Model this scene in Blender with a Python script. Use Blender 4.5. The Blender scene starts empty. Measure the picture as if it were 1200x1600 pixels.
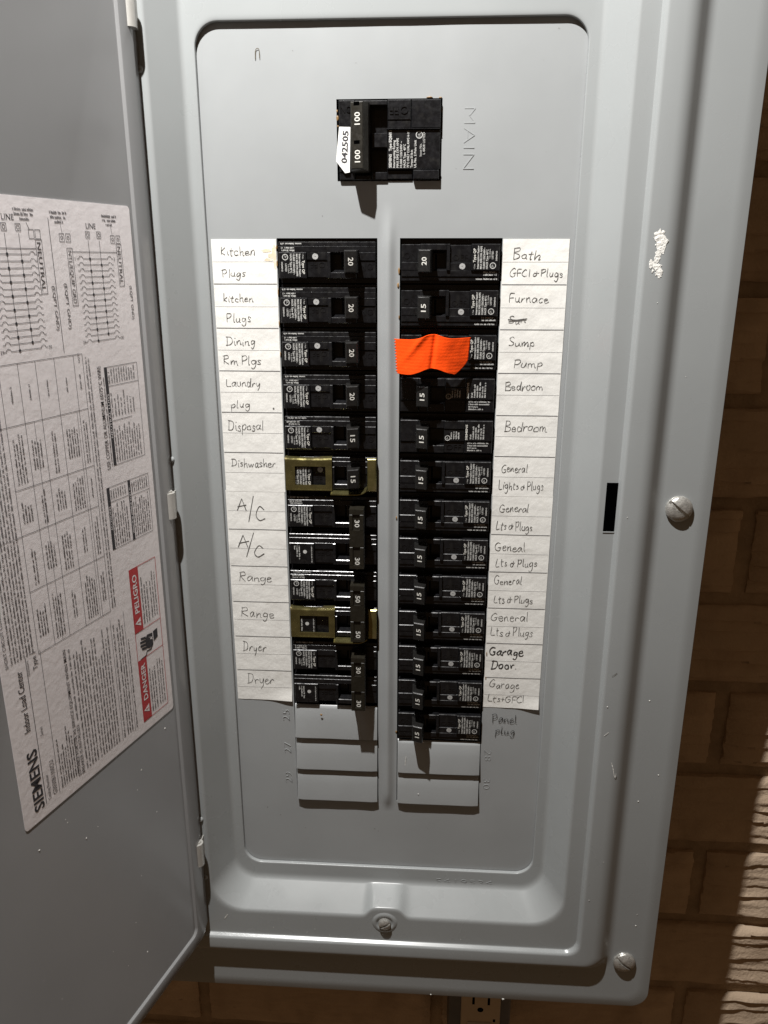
import bpy, bmesh, math, random
import numpy as np
from mathutils import Vector, Matrix, noise

random.seed(7); RNG = np.random.default_rng(7)
scene = bpy.context.scene
COL = scene.collection
MM = 0.001
PI = math.pi

# ------------------------------------------------------------------ camera
cam_d = bpy.data.cameras.new('camera'); cam = bpy.data.objects.new('camera', cam_d); COL.objects.link(cam)
cam_d.sensor_fit = 'VERTICAL'; cam_d.sensor_height = 36.0; cam_d.sensor_width = 27.0
cam_d.lens = 1250.0/1600.0*36.0
cam_d.clip_start = 0.01; cam_d.clip_end = 50
CR = Vector((0.99800788, 0.06308553, 0.00069772))
CD = Vector((0.01960270, -0.29956332, -0.95387502))
CF = Vector((-0.05996670, 0.95198846, -0.30020320))
m = Matrix.Identity(4)
for i in range(3):
    m[i][0] = CR[i]; m[i][1] = -CD[i]; m[i][2] = -CF[i]
m[0][3], m[1][3], m[2][3] = 0.0278717, -0.4833361, -0.0120832
cam.matrix_world = m
scene.camera = cam

# ------------------------------------------------------------------ world and lamp
world = bpy.data.worlds.new('World'); scene.world = world; world.use_nodes = True
bg = world.node_tree.nodes['Background']
bg.inputs['Color'].default_value = (1.0, 0.62, 0.34, 1); bg.inputs['Strength'].default_value = 0.070
lamp_d = bpy.data.lights.new('overhead_lamp', 'SPOT'); lamp = bpy.data.objects.new('overhead_lamp', lamp_d); COL.objects.link(lamp)
lamp.location = (-0.120, -0.300, 0.540)
lamp_d.energy = 46.0; lamp_d.shadow_soft_size = 0.007; lamp_d.color = (1.0, 0.982, 0.955)
lamp_d.spot_size = math.radians(110); lamp_d.spot_blend = 1.0
tgt = Vector((0.05, 0.06, -0.52)); dv = tgt - lamp.location
lamp.rotation_euler = dv.to_track_quat('-Z', 'Y').to_euler()
vs = scene.view_settings
vs.view_transform = 'Standard'; vs.look = 'None'; vs.exposure = 0.0; vs.gamma = 1.0; vs.use_curve_mapping = False

# ------------------------------------------------------------------ materials
def mat(name, col, rough=0.5, metal=0.0, spec=0.5, var=0.0, vscale=40, bump=0.0, bscale=300, rvar=0.0, col2=None, c2scale=60, c2lo=.55, c2hi=.62, coat=0.0, distort=0.0, stretch=None, dust=0.0):
    mt = bpy.data.materials.new(name); mt.use_nodes = True
    nt = mt.node_tree; b = nt.nodes['Principled BSDF']; L = nt.links
    b.inputs['Base Color'].default_value = (*col, 1); b.inputs['Roughness'].default_value = rough
    b.inputs['Metallic'].default_value = metal; b.inputs['Specular IOR Level'].default_value = spec
    b.inputs['Coat Weight'].default_value = coat
    tc = nt.nodes.new('ShaderNodeTexCoord'); src = tc.outputs['Object']
    if stretch:
        mp = nt.nodes.new('ShaderNodeMapping'); mp.inputs['Scale'].default_value = stretch
        L.new(src, mp.inputs['Vector']); src = mp.outputs['Vector']
    def noi(scale, detail=4):
        n = nt.nodes.new('ShaderNodeTexNoise'); n.inputs['Scale'].default_value = scale; n.inputs['Detail'].default_value = detail
        L.new(src, n.inputs['Vector']); return n.outputs['Fac']
    cur = None
    if var > 0:
        r = nt.nodes.new('ShaderNodeValToRGB')
        r.color_ramp.elements[0].position = .3; r.color_ramp.elements[1].position = .7
        r.color_ramp.elements[0].color = (*[c*(1-var) for c in col], 1); r.color_ramp.elements[1].color = (*[min(1, c*(1+var)) for c in col], 1)
        L.new(noi(vscale), r.inputs['Fac']); cur = r.outputs['Color']
    if col2:
        r = nt.nodes.new('ShaderNodeValToRGB'); r.color_ramp.elements[0].position = c2lo; r.color_ramp.elements[1].position = c2hi
        L.new(noi(c2scale, 6), r.inputs['Fac'])
        mx = nt.nodes.new('ShaderNodeMix'); mx.data_type = 'RGBA'
        L.new(r.outputs['Color'], mx.inputs['Factor'])
        if cur: L.new(cur, mx.inputs['A'])
        else: mx.inputs['A'].default_value = (*col, 1)
        mx.inputs['B'].default_value = (*col2, 1); cur = mx.outputs['Result']
    if cur: L.new(cur, b.inputs['Base Color'])
    if rvar > 0:
        mr = nt.nodes.new('ShaderNodeMapRange'); mr.inputs['To Min'].default_value = max(0, rough-rvar); mr.inputs['To Max'].default_value = rough+rvar
        mr.inputs['From Min'].default_value = .3; mr.inputs['From Max'].default_value = .7
        L.new(noi(vscale*1.7, 5), mr.inputs['Value']); L.new(mr.outputs['Result'], b.inputs['Roughness'])
    if bump > 0:
        bp = nt.nodes.new('ShaderNodeBump'); bp.inputs['Strength'].default_value = bump; bp.inputs['Distance'].default_value = 0.001
        L.new(noi(bscale, 3), bp.inputs['Height']); L.new(bp.outputs['Normal'], b.inputs['Normal'])
    return mt

M = {}
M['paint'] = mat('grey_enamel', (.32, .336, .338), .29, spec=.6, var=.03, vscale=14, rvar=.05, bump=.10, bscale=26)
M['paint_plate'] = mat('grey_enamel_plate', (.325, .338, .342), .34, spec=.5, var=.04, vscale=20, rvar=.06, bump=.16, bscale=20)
M['paint_door_shaded'] = mat('grey_enamel_door_shaded', (.265, .267, .270), .20, spec=.5, var=.03, vscale=14, rvar=.05, bump=.06, bscale=14)  # cover's enamel with a darker base, so colour carries the door's dimmer light
M['hinge'] = mat('plated_steel_hinge', (.50, .49, .46), .38, metal=.35, var=.08, vscale=200)
M['steel'] = mat('screw_steel', (.50, .49, .46), .36, metal=.6, var=.25, vscale=500, rvar=.15, bump=.2, bscale=900)
M['black'] = mat('black_bakelite', (.0075, .0075, .0085), .27, spec=.5, var=.35, vscale=260, rvar=.10, bump=.06, bscale=700, col2=(.016, .0155, .015), c2scale=300, c2lo=.52, c2hi=.75)
M['handle'] = mat('black_handle', (.0085, .008, .0075), .42, spec=.5, var=.25, vscale=300, rvar=.08, bump=.08, bscale=900)
M['tie'] = mat('olive_black_tie_bar', (.014, .012, .008), .42, spec=.5, var=.2, vscale=300, rvar=.08, bump=.1, bscale=900)
M['void'] = mat('painted_dark_interior', (.0008, .0008, .0008), 1.0, spec=0)  # near-black: the darkness of holes and openings is put into the colour
M['whiteprint'] = mat('white_print', (.50, .50, .48), .6, var=.2, vscale=900)
M['whitenum'] = mat('white_number', (.66, .65, .60), .6)
M['dot'] = mat('grey_dot', (.40, .40, .39), .6, var=.2, vscale=900, col2=(.05, .05, .05), c2scale=900, c2lo=.55, c2hi=.62)
M['paper'] = mat('white_paper', (.80, .79, .755), .75, spec=.25, var=.03, vscale=60, bump=.5, bscale=110, col2=(.70, .68, .62), c2scale=45, c2lo=.62, c2hi=.85)
M['vinyl'] = mat('white_vinyl_label', (.90, .855, .865), .42, spec=.45, var=.02, vscale=30, bump=.12, bscale=260)
M['pencil'] = mat('pencil', (.11, .105, .10), .6)
M['ink'] = mat('dark_pencil', (.045, .043, .042), .6)
M['rule'] = mat('ruled_line', (.19, .19, .195), .7)
M['rulefaint'] = mat('faint_ruled_line', (.58, .58, .58), .7)
M['blackprint'] = mat('black_print', (.035, .033, .038), .6)
M['greyprint'] = mat('fine_black_print', (.075, .07, .075), .6)
M['red'] = mat('red_print', (.52, .045, .05), .5)
M['orange'] = mat('orange_cloth_tape', (1.0, .082, .006), .8, spec=.1, var=.06, vscale=120, bump=.15, bscale=900)
M['brass'] = mat('yellow_chromate_steel', (.27, .24, .10), .24, metal=.85, var=.30, vscale=120, rvar=.10, bump=.12, bscale=300, col2=(.46, .36, .22), c2scale=70, c2lo=.60, c2hi=.75)
M['glue'] = mat('amber_glue', (.24, .14, .055), .5, var=.4, vscale=300)
M['stain'] = mat('brown_stain', (.70, .60, .44), .8, var=.12, vscale=200, col2=(.76, .74, .68), c2scale=260, c2lo=.45, c2hi=.6)
M['plaster'] = mat('white_plaster', (.80, .79, .75), .8, bump=.6, bscale=700)
M['speck'] = mat('dark_scratch', (.10, .085, .06), .7)
M['brick'] = mat('tan_brick', (.58, .445, .32), .85, spec=.25, var=.14, vscale=18, bump=.7, bscale=420, col2=(.47, .35, .245), c2scale=26, c2lo=.5, c2hi=.72)
M['mortar'] = mat('mortar', (.42, .32, .225), .95, spec=.15, var=.2, vscale=60, bump=.8, bscale=500)
M['boxsteel'] = mat('galvanised_box', (.16, .16, .17), .45, metal=.5, var=.15, vscale=80)
M['ivory'] = mat('ivory_plastic', (.62, .50, .36), .4, spec=.5, var=.04, vscale=80)
M['whiteplastic'] = mat('white_plastic', (.68, .60, .52), .4)

# ------------------------------------------------------------------ mesh helpers (all coordinates in millimetres)
class MB:
    def __init__(s): s.v = []; s.f = []
    def add(s, vs, fs):
        o = len(s.v); s.v.extend([tuple(map(float, p)) for p in vs]); s.f.extend([tuple(i+o for i in f) for f in fs])
    def box(s, x0, x1, z0, z1, y0, y1):
        """y0 front (towards the viewer, smaller), y1 back"""
        s.add([(x0,y0,z0),(x1,y0,z0),(x1,y0,z1),(x0,y0,z1),(x0,y1,z0),(x1,y1,z0),(x1,y1,z1),(x0,y1,z1)],
              [(0,1,2,3),(5,4,7,6),(4,0,3,7),(1,5,6,2),(3,2,6,7),(4,5,1,0)])
    def cbox(s, x0, x1, z0, z1, y0, y1, c=.4):
        """box with chamfered front edges"""
        a = [(x0,y1,z0),(x1,y1,z0),(x1,y1,z1),(x0,y1,z1)]
        b = [(x0,y0+c,z0),(x1,y0+c,z0),(x1,y0+c,z1),(x0,y0+c,z1)]
        d = [(x0+c,y0,z0+c),(x1-c,y0,z0+c),(x1-c,y0,z1-c),(x0+c,y0,z1-c)]
        f = [(8,9,10,11),(3,2,1,0)]
        for i in range(4):
            j = (i+1) % 4
            f += [(i,j,4+j,4+i),(4+i,4+j,8+j,8+i)]
        s.add(a+b+d, f)
    def quad2(s, pts, y):
        s.add([(p[0], y, p[1]) for p in pts], [tuple(range(len(pts)))])
    def rect2(s, x0, x1, z0, z1, y): s.quad2([(x0,z0),(x1,z0),(x1,z1),(x0,z1)], y)
    def ring2(s, cx, cz, r0, r1, y, n=24):
        v = []; f = []
        for i in range(n):
            a = 2*PI*i/n; v += [(cx+r0*math.cos(a), y, cz+r0*math.sin(a)), (cx+r1*math.cos(a), y, cz+r1*math.sin(a))]
        for i in range(n):
            j = (i+1) % n; f.append((2*i, 2*i+1, 2*j+1, 2*j))
        s.add(v, f)
    def disc2(s, cx, cz, r, y, n=20): s.add([(cx+r*math.cos(2*PI*i/n), y, cz+r*math.sin(2*PI*i/n)) for i in range(n)], [tuple(range(n))])
    def line2(s, p, q, w, y):
        dx, dz = q[0]-p[0], q[1]-p[1]; l = math.hypot(dx, dz) or 1; nx, nz = -dz/l*w/2, dx/l*w/2
        s.quad2([(p[0]-nx,p[1]-nz),(q[0]-nx,q[1]-nz),(q[0]+nx,q[1]+nz),(p[0]+nx,p[1]+nz)], y)
    def ribbon(s, pts, w, y):
        n = len(pts); v = []
        for i, p in enumerate(pts):
            a = pts[max(0, i-1)]; b = pts[min(n-1, i+1)]; dx, dz = b[0]-a[0], b[1]-a[1]; l = math.hypot(dx, dz) or 1
            ww = w*(.75+.5*noise.noise((p[0]*.9, p[1]*.9, 3.3))+.12)
            nx, nz = -dz/l*ww/2, dx/l*ww/2
            v += [(p[0]-nx, y, p[1]-nz), (p[0]+nx, y, p[1]+nz)]
        s.add(v, [(2*i, 2*i+2, 2*i+3, 2*i+1) for i in range(n-1)])
    def cyl(s, c, axis, r, h, n=20, r2=None):
        r2 = r if r2 is None else r2
        ax = Vector(axis).normalized(); t = ax.orthogonal().normalized(); b = ax.cross(t); c = Vector(c)
        v = []
        for i in range(n):
            a = 2*PI*i/n; d = t*math.cos(a)+b*math.sin(a); v += [c+d*r, c+d*r2+ax*h]
        f = [(2*i, 2*((i+1) % n), 2*((i+1) % n)+1, 2*i+1) for i in range(n)]
        f += [tuple(2*i for i in range(n))[::-1], tuple(2*i+1 for i in range(n))]
        s.add(v, f)
    def map(s, fn): s.v = [tuple(fn(p)) for p in s.v]; return s
    def build(s, name, material, parent=None, smooth=False, angle=None):
        me = bpy.data.meshes.new(name)
        me.from_pydata([(p[0]*MM, p[1]*MM, p[2]*MM) for p in s.v], [], s.f); me.update()
        me.materials.append(M[material])
        if smooth:
            me.polygons.foreach_set('use_smooth', [True]*len(me.polygons))
            if angle:
                bm = bmesh.new(); bm.from_mesh(me)
                for e in bm.edges:
                    if len(e.link_faces) == 2 and e.calc_face_angle(0) > math.radians(angle): e.smooth = False
                bm.to_mesh(me); bm.free()
        o = bpy.data.objects.new(name, me); COL.objects.link(o)
        if parent: o.parent = parent
        return o

def empty(name, label, cat, loc=(0,0,0), ry=0, group=None):
    o = bpy.data.objects.new(name, None); COL.objects.link(o); o.empty_display_size = .01
    o.location = [c*MM for c in loc]; o.rotation_euler = (0, ry, 0)
    o['label'] = label; o['category'] = cat
    if group: o['group'] = group
    return o
def tag(o, label, cat, group=None):
    o['label'] = label; o['category'] = cat
    if group: o['group'] = group
    return o

_tc = {}
def glyphs(txt, bold=0.0, res=2):
    k = (txt, bold, res)
    if k in _tc: return _tc[k]
    cu = bpy.data.curves.new('t', 'FONT'); cu.body = txt; cu.size = 1.0; cu.resolution_u = res; cu.offset = bold; cu.fill_mode = 'BOTH'
    ob = bpy.data.objects.new('t', cu); COL.objects.link(ob)
    bpy.context.view_layer.update()
    dg = bpy.context.evaluated_depsgraph_get(); me = bpy.data.meshes.new_from_object(ob.evaluated_get(dg))
    v = np.array([(p.co.x, p.co.y) for p in me.vertices]).reshape(-1, 2); f = [tuple(p.vertices) for p in me.polygons]
    # make sure every face points towards the viewer
    ff = []
    for q in f:
        a = v[list(q)]; ar = np.sum(a[:, 0]*np.roll(a[:, 1], -1)-np.roll(a[:, 0], -1)*a[:, 1])
        ff.append(q if ar > 0 else q[::-1])
    bpy.data.objects.remove(ob); bpy.data.curves.remove(cu); bpy.data.meshes.remove(me)
    _tc[k] = (v, ff); return _tc[k]
CAP = 0.70
def text(mb, txt, x, z, cap, ang, y, width=None, align='l', bold=0.0, res=2):
    """flat lettering: baseline start (x,z), cap height in mm, angle in degrees; width squeezes the run"""
    v, f = glyphs(txt, bold, res)
    if len(v) == 0: return
    v = v*(cap/CAP)
    w0 = v[:, 0].max()-v[:, 0].min(); v = v-np.array([v[:, 0].min(), 0])
    if width: v = v*np.array([width/w0, 1]); w0 = width
    if align == 'c': v = v-np.array([w0/2, 0])
    a = math.radians(ang); c, s_ = math.cos(a), math.sin(a)
    X = x+v[:, 0]*c-v[:, 1]*s_; Z = z+v[:, 0]*s_+v[:, 1]*c
    mb.add([(p, y, q) for p, q in zip(X, Z)], f)
def raised_text(mb, txt, x, z, cap, ang, y, h, bold=0.0, width=None, align='l'):
    """lettering standing h proud of the surface at depth y (front at y-h)"""
    t = MB(); text(t, txt, x, z, cap, ang, 0, width, align, bold, 2)
    n = len(t.v); ed = {}
    for f in t.f:
        for a, b in zip(f, f[1:]+f[:1]): ed[(a, b)] = 1
    vs = [(p[0], y-h, p[2]) for p in t.v]+[(p[0], y, p[2]) for p in t.v]
    fs = list(t.f)+[(a, a+n, b+n, b) for (a, b) in ed if (b, a) not in ed]
    mb.add(vs, fs)
def greek(mb, x, z, length, h, ang, y, dens=1.0, wt=.22):
    """one line of unreadably fine print: strokes of letter-sized marks in word groups"""
    a = math.radians(ang); c, s_ = math.cos(a), math.sin(a); t = 0; left = 0
    def P(u, v): return (x+u*c-v*s_, z+u*s_+v*c)
    cw = h*.72
    while t < length-cw:
        if left <= 0:
            left = random.randint(2, 9); t += cw*.8
            continue
        k = random.random(); w = cw*wt*1.3; hh = h*(1.0 if random.random() < .4 else .74)
        mb.quad2([P(t, 0), P(t+w, 0), P(t+w, hh), P(t, hh)], y)
        if k < .75:
            o = cw*.55; mb.quad2([P(t+o, 0), P(t+o+w, 0), P(t+o+w, hh*.8), P(t+o, hh*.8)], y)
        if k > .3:
            vv = random.choice((0, .4, .62))*h; mb.quad2([P(t, vv), P(t+cw*.62, vv), P(t+cw*.62, vv+h*.17), P(t, vv+h*.17)], y)
        t += cw*1.02; left -= 1
def greek_block(mb, x, z, length, h, pitch, n, ang, y, ragged=.15):
    """n lines under each other; lines step to the text's own downward direction"""
    a = math.radians(ang); dx, dz = math.sin(a)*pitch, -math.cos(a)*pitch
    for i in range(n):
        greek(mb, x+dx*i, z+dz*i, length*(1-ragged*random.random()), h, ang, y)

# ------------------------------------------------------------------ handwriting: a small single-stroke alphabet
HW = {
 'A': (.62, [[(0,0),(.28,1.02),(.56,0)],[(.08,.36),(.52,.40)]]), 'B': (.56, [[(.06,0),(.05,1)],[(.02,.98),(.38,1),(.42,.72),(.08,.54),(.46,.42),(.46,.08),(.02,0)]]),
 'C': (.6, [[(.52,.86),(.34,1),(.06,.7),(.03,.28),(.24,0),(.56,.12)]]), 'D': (.62, [[(.08,0),(.1,1)],[(-.02,.98),(.42,.9),(.55,.5),(.38,.12),(-.02,0)]]),
 'F': (.5, [[(.06,0),(.08,1),(.5,1.02)],[(.06,.52),(.4,.56)]]), 'G': (.66, [[(.54,.88),(.3,1),(.05,.66),(.06,.2),(.3,0),(.52,.14),(.54,.44)],[(.3,.42),(.62,.44)]]),
 'H': (.6, [[(.05,0),(.06,1)],[(.48,0),(.5,.95)],[(.02,.5),(.55,.5)]]), 'I': (.22, [[(.1,0),(.1,1)]]), 'K': (.54, [[(.06,0),(.08,1)],[(.46,.9),(.1,.42),(.5,.02)]]),
 'L': (.5, [[(.08,1),(.04,.05),(.46,.04)]]), 'P': (.54, [[(.08,0),(.06,1)],[(0,.94),(.36,1),(.46,.74),(.3,.48),(.08,.44)]]), 'R': (.6, [[(.06,0),(.08,1)],[(0,.92),(.38,1),(.44,.7),(.08,.5),(.52,0)]]),
 'S': (.52, [[(.44,.88),(.22,1),(.06,.8),(.22,.56),(.44,.36),(.36,.06),(.02,.06)]]),
 'a': (.5, [[(.4,.46),(.2,.52),(.04,.26),(.14,.02),(.3,.12),(.4,.48),(.4,.1),(.5,.02)]]), 'b': (.46, [[(.05,1),(.06,.04),(.3,0),(.4,.26),(.28,.48),(.08,.36)]]),
 'c': (.42, [[(.36,.42),(.2,.52),(.04,.26),(.16,.02),(.4,.1)]]), 'd': (.5, [[(.38,.4),(.18,.52),(.03,.24),(.16,.02),(.36,.14),(.42,1.0),(.42,.12),(.5,.02)]]),
 'e': (.44, [[(.04,.26),(.34,.34),(.24,.52),(.06,.38),(.08,.08),(.26,0),(.44,.14)]]), 'g': (.5, [[(.38,.44),(.18,.52),(.04,.28),(.16,.06),(.34,.16),(.4,.48),(.4,-.22),(.24,-.48),(.06,-.34)]]),
 'h': (.48, [[(.05,1),(.05,.0),(.1,.3),(.28,.5),(.38,.36),(.38,.05),(.46,.02)]]), 'i': (.22, [[(.08,.48),(.1,.06),(.2,.02)],[(.1,.74),(.13,.79)]]),
 'k': (.46, [[(.05,1),(.05,0)],[(.36,.52),(.08,.24),(.4,.02)]]), 'l': (.22, [[(.08,1.02),(.08,.06),(.2,.02)]]), 'm': (.7, [[(.04,.48),(.06,0),(.1,.34),(.24,.5),(.3,.32),(.3,.04),(.36,.36),(.5,.5),(.56,.3),(.57,.05),(.68,.03)]]),
 'n': (.48, [[(.04,.48),(.06,0),(.1,.32),(.28,.5),(.36,.32),(.37,.05),(.47,.04)]]), 'o': (.46, [[(.22,.5),(.06,.36),(.06,.1),(.22,0),(.38,.14),(.36,.4),(.2,.52),(.4,.44)]]),
 'p': (.48, [[(.06,.5),(.06,-.46)],[(.06,.36),(.26,.54),(.4,.32),(.28,.06),(.06,.08)]]), 'r': (.38, [[(.04,.48),(.06,0),(.08,.3),(.22,.5),(.36,.44)]]),
 's': (.4, [[(.34,.44),(.18,.52),(.08,.38),(.3,.2),(.26,.02),(.02,.04)]]), 't': (.4, [[(.16,.86),(.14,.08),(.3,.02)],[(.0,.56),(.36,.6)]]),
 'u': (.48, [[(.05,.5),(.06,.12),(.2,.0),(.36,.16),(.38,.5),(.38,.08),(.47,.02)]]), 'w': (.62, [[(.03,.5),(.12,.02),(.28,.4),(.4,.02),(.56,.5)]]),
 'y': (.48, [[(.05,.5),(.1,.16),(.26,.1),(.4,.5),(.36,-.1),(.2,-.46)]]), '.': (.2, [[(.06,.02),(.12,.06)]]), '+': (.46, [[(.2,.62),(.2,.1)],[(.0,.36),(.42,.38)]]),
 '&': (.62, [[(.5,.3),(.22,.46),(.04,.2),(.2,.02),(.4,.2),(.42,.7),(.42,.1)],[(.3,.42),(.6,.44)]]), '/': (.4, [[(.4,1.1),(0,-.25)]]), ' ': (.14, []),
}
def smooth_path(p, n=5):
    if len(p) < 3: return [tuple(np.array(p[0])+(np.array(p[-1])-np.array(p[0]))*t) for t in np.linspace(0, 1, 5)]
    q = [np.array(a, float) for a in p]; q = [2*q[0]-q[1]]+q+[2*q[-1]-q[-2]]; out = []
    for i in range(1, len(q)-2):
        for k in range(n):
            t = k/n; a, b, c, d = q[i-1:i+3]
            out.append(tuple(.5*((2*b)+(c-a)*t+(2*a-5*b+4*c-d)*t*t+(-a+3*b-3*c+d)*t**3)))
    out.append(tuple(q[-2])); return out
def handwrite(mb, txt, x0, x1, z, cap, y, w=.42, tilt=0.0):
    tot = sum(HW[c][0]+.05 for c in txt)-.05; sx = (x1-x0)/tot; t = 0
    for c in txt:
        wd, st = HW[c]; jz = random.uniform(-.09, .07)*cap; js = random.uniform(.86, 1.12); sl = random.uniform(.02, .22)
        for s_ in st:
            p = [(a+random.uniform(-.045, .045), b+random.uniform(-.05, .05)) for a, b in s_]
            pts = [(x0+(t+a+b*sl*.5)*sx, z+b*cap*js+jz+tilt*(t+a)*sx) for a, b in smooth_path(p)]
            mb.ribbon(pts, w, y)
        t += wd+.05

# ------------------------------------------------------------------ SETTING: brick wall behind the panel
WALL_Y = 72.0
wall_mb = MB(); wall_mb.box(-420, 560, -1000, 330, WALL_Y+4.5, WALL_Y+60)
wall = wall_mb.build('wall', 'mortar'); wall['kind'] = 'structure'; wall['label'] = 'tan rough-faced brick wall behind the panel'
def brick_mesh(seed):
    L, H = 202.0, 63.0; nx, nz = 46, 44; mb = MB(); idx = {}
    r = random.Random(seed); led = []; zz = -r.uniform(2, 9)
    while zz < H:
        zz += r.uniform(6, 15); led.append((zz, r.uniform(1.8, 5.0), r.uniform(0, 99)))
    for j in range(nz+1):
        for i in range(nx+1):
            x = L*i/nx-L/2; z = H*j/nz-H/2; zl = z+H/2
            d = 1.6*noise.noise((x*.03+seed*7, z*.05, seed))+.8*noise.noise((x*.09, z*.22+seed*3, seed+5))+.45*noise.noise((x*.3, z*.5, seed+9))
            # wire-cut ledges: each swells outwards towards its lower lip, then drops back
            saw = 0
            for (zt, am, ph) in led:
                zc = zt+2.6*noise.noise((x*.022+ph, ph, seed))+1.1*noise.noise((x*.08, ph, seed))
                t = zl-zc
                if 0 <= t < 11: saw = max(saw, am*(1-t/11)*(.55+.6*noise.noise((x*.03, ph*3, seed))))
            d += saw
            e = min(x+L/2, L/2-x, z+H/2, H/2-z); d -= 2.6*math.exp(-max(e, 0)/1.6)
            xx = x+(1.3*noise.noise((z*.12, seed, 2)) if abs(x) > L/2-1 else 0); z2 = z+(1.2*noise.noise((x*.06, seed, 4)) if abs(z) > H/2-1 else 0)
            idx[i, j] = len(mb.v); mb.v.append((xx, -d, z2))
    for j in range(nz):
        for i in range(nx): mb.f.append((idx[i, j], idx[i+1, j], idx[i+1, j+1], idx[i, j+1]))
    rim = [idx[i, 0] for i in range(nx+1)]+[idx[nx, j] for j in range(1, nz+1)]+[idx[i, nz] for i in range(nx-1, -1, -1)]+[idx[0, j] for j in range(nz-1, 0, -1)]
    o = len(mb.v)
    for k in rim: mb.v.append((mb.v[k][0], 14.0, mb.v[k][2]))
    n = len(rim)
    for k in range(n): mb.f.append((rim[k], o+k, o+(k+1) % n, rim[(k+1) % n]))
    return mb
brick_proto = [brick_mesh(s).build('brick', 'brick', wall, smooth=True, angle=38) for s in (1, 2, 3, 4, 5)]
COURSE = 73.2
first = set()
k = 0
for row in range(-5, 11):
    zc = -176.9-COURSE*row-COURSE/2
    off = 0 if row % 2 == 0 else 106.5
    for c in range(-3, 3):
        xc = 360.0+off+c*213.0
        if xc-101 > 540 or xc+101 < -400 or zc > 300 or zc < -960: continue
        v = (row*7+c*3) % 5
        if v not in first: o = brick_proto[v]; first.add(v)
        else:
            o = brick_proto[v].copy(); COL.objects.link(o); o.parent = wall
        o.location = (xc*MM, (WALL_Y+random.uniform(-1, 1))*MM, zc*MM)
        if random.random() < .5: o.rotation_euler = (0, 0, 0)
        k += 1

# ------------------------------------------------------------------ ELECTRICAL PANEL
panel = empty('electrical_panel', 'grey steel electrical panel with its door swung open, on the brick wall', 'panel', (0, WALL_Y, -540))
PB = Vector((0, WALL_Y, -540))
def child(o, p=panel, base=PB):
    o.parent = p; o.location = (-base*MM) if p is panel else o.location
    return o
enc = MB()
for b in ((-176, -174.5, -520, 300), (174.5, 176, -520, 300)): enc.box(b[0], b[1], b[2], b[3], -17.2, WALL_Y+6)
enc.box(-174.5, 174.5, -520, -518.5, -17.2, WALL_Y+6); enc.box(-174.5, 174.5, 298.5, 300, -17.2, WALL_Y+6)
child(enc.build('enclosure', 'paint', panel))
bk = MB(); bk.box(-174, 174, -518, 298, 52, 54); child(bk.build('back_pan', 'void', panel))

# trim cover: loops of a rounded rectangle swept through a folded profile
def loop_pts(P, nb=80):
    xl, xr, zb, zt, r, Y = P; pts = []
    na = 10; ns = 24
    def arc(cx, cz, a0):
        for i in range(na): pts.append((cx+r*math.cos(a0+PI/2*i/na), cz+r*math.sin(a0+PI/2*i/na)))
    def seg(a, b, n):
        for i in range(n): pts.append((a[0]+(b[0]-a[0])*i/n, a[1]+(b[1]-a[1])*i/n))
    # start bottom left, counter clockwise seen from the front
    xa, xb = xl+r, xr-r
    # bottom edge gets its points at fixed x so that the screw boss can be shaped
    bx = np.concatenate([np.linspace(xa, -32, 12, endpoint=False), np.linspace(-32, 32, nb-24, endpoint=False), np.linspace(32, xb, 12, endpoint=False)])
    pts += [(float(x), zb) for x in bx]
    arc(xb, zb+r, -PI/2); seg((xr, zb+r), (xr, zt-r), ns); arc(xb, zt-r, 0); seg((xb, zt), (xa, zt), ns); arc(xa, zt-r, PI/2); seg((xl, zt-r), (xl, zb+r), ns); arc(xa, zb+r, PI)
    return pts
PROF = [  # xl, xr, zb, zt, corner radius, Y, fold size
 (-105.2, 105.3, -437.0, 110.0, 13, -0.4, 0),
 (-105.3, 105.4, -437.1, 110.1, 13, -2.8, .25),
 (-112.5, 112.7, -449.4, 152.0, 17, -2.9, .30),
 (-126.0, 126.0, -463.6, 166.0, 24, -22.0, .13),
 (-139.0, 137.0, -484.4, 184.0, 9, -22.0, .12),
 (-140.6, 138.6, -486.0, 186.0, 10, -25.4, .45),
 (-154.5, 152.8, -498.0, 200.0, 9, -25.6, .42),
 (-159.0, 161.8, -501.5, 204.0, 12, -18.6, .30),
 (-187.0, 187.0, -532.0, 244.0, 12, -18.6, .4),
 (-193.2, 193.2, -538.8, 250.0, 13, -17.4, .1),
 (-193.6, 193.6, -539.2, 250.4, 13, -15.8, 0),
]
def fold_profile(PR):
    out = [PR[0][:6]]
    for i in range(1, len(PR)-1):
        a, b, c = (np.array(PR[i+k][:6]) for k in (-1, 0, 1)); t = PR[i][6]
        lab = np.linalg.norm((b-a)[[1, 5]]); lbc = np.linalg.norm((c-b)[[1, 5]])
        d = t*min(lab, lbc)
        p0 = b+(a-b)*d/lab; p2 = b+(c-b)*d/lbc
        for s in np.linspace(0, 1, 7): out.append(tuple((1-s)**2*p0+2*s*(1-s)*b+s*s*p2))
    out.append(PR[-1][:6]); return out
FP = fold_profile(PROF)
def boss(x, z, Y):
    """the pressed pad round the lower screw: the slope is pushed back towards the opening"""
    u = abs(x); k = 1/(1+math.exp((u-12.5)/1.5)) if z < 0 else 0
    if k < 1e-3: return z, Y
    if Y > -22.5 and -468 < z < -447:
        z = z+k*7.5*min(max((z+449.4)/(-463.6+449.4), 0), 1)
    # dimple for the screw head
    return z, Y
cv = MB(); L0 = None; N = None
for P in FP:
    pts = loop_pts(P); vs = []
    for (x, z) in pts:
        Y = P[5]; z2, Y = boss(x, z, Y)
        vs.append((x, Y, z2))
    st = len(cv.v); cv.v.extend(vs); N = len(vs)
    if L0 is not None:
        for i in range(N): cv.f.append((L0+i, st+i, st+(i+1) % N, L0+(i+1) % N)[::-1])
    L0 = st
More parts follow.
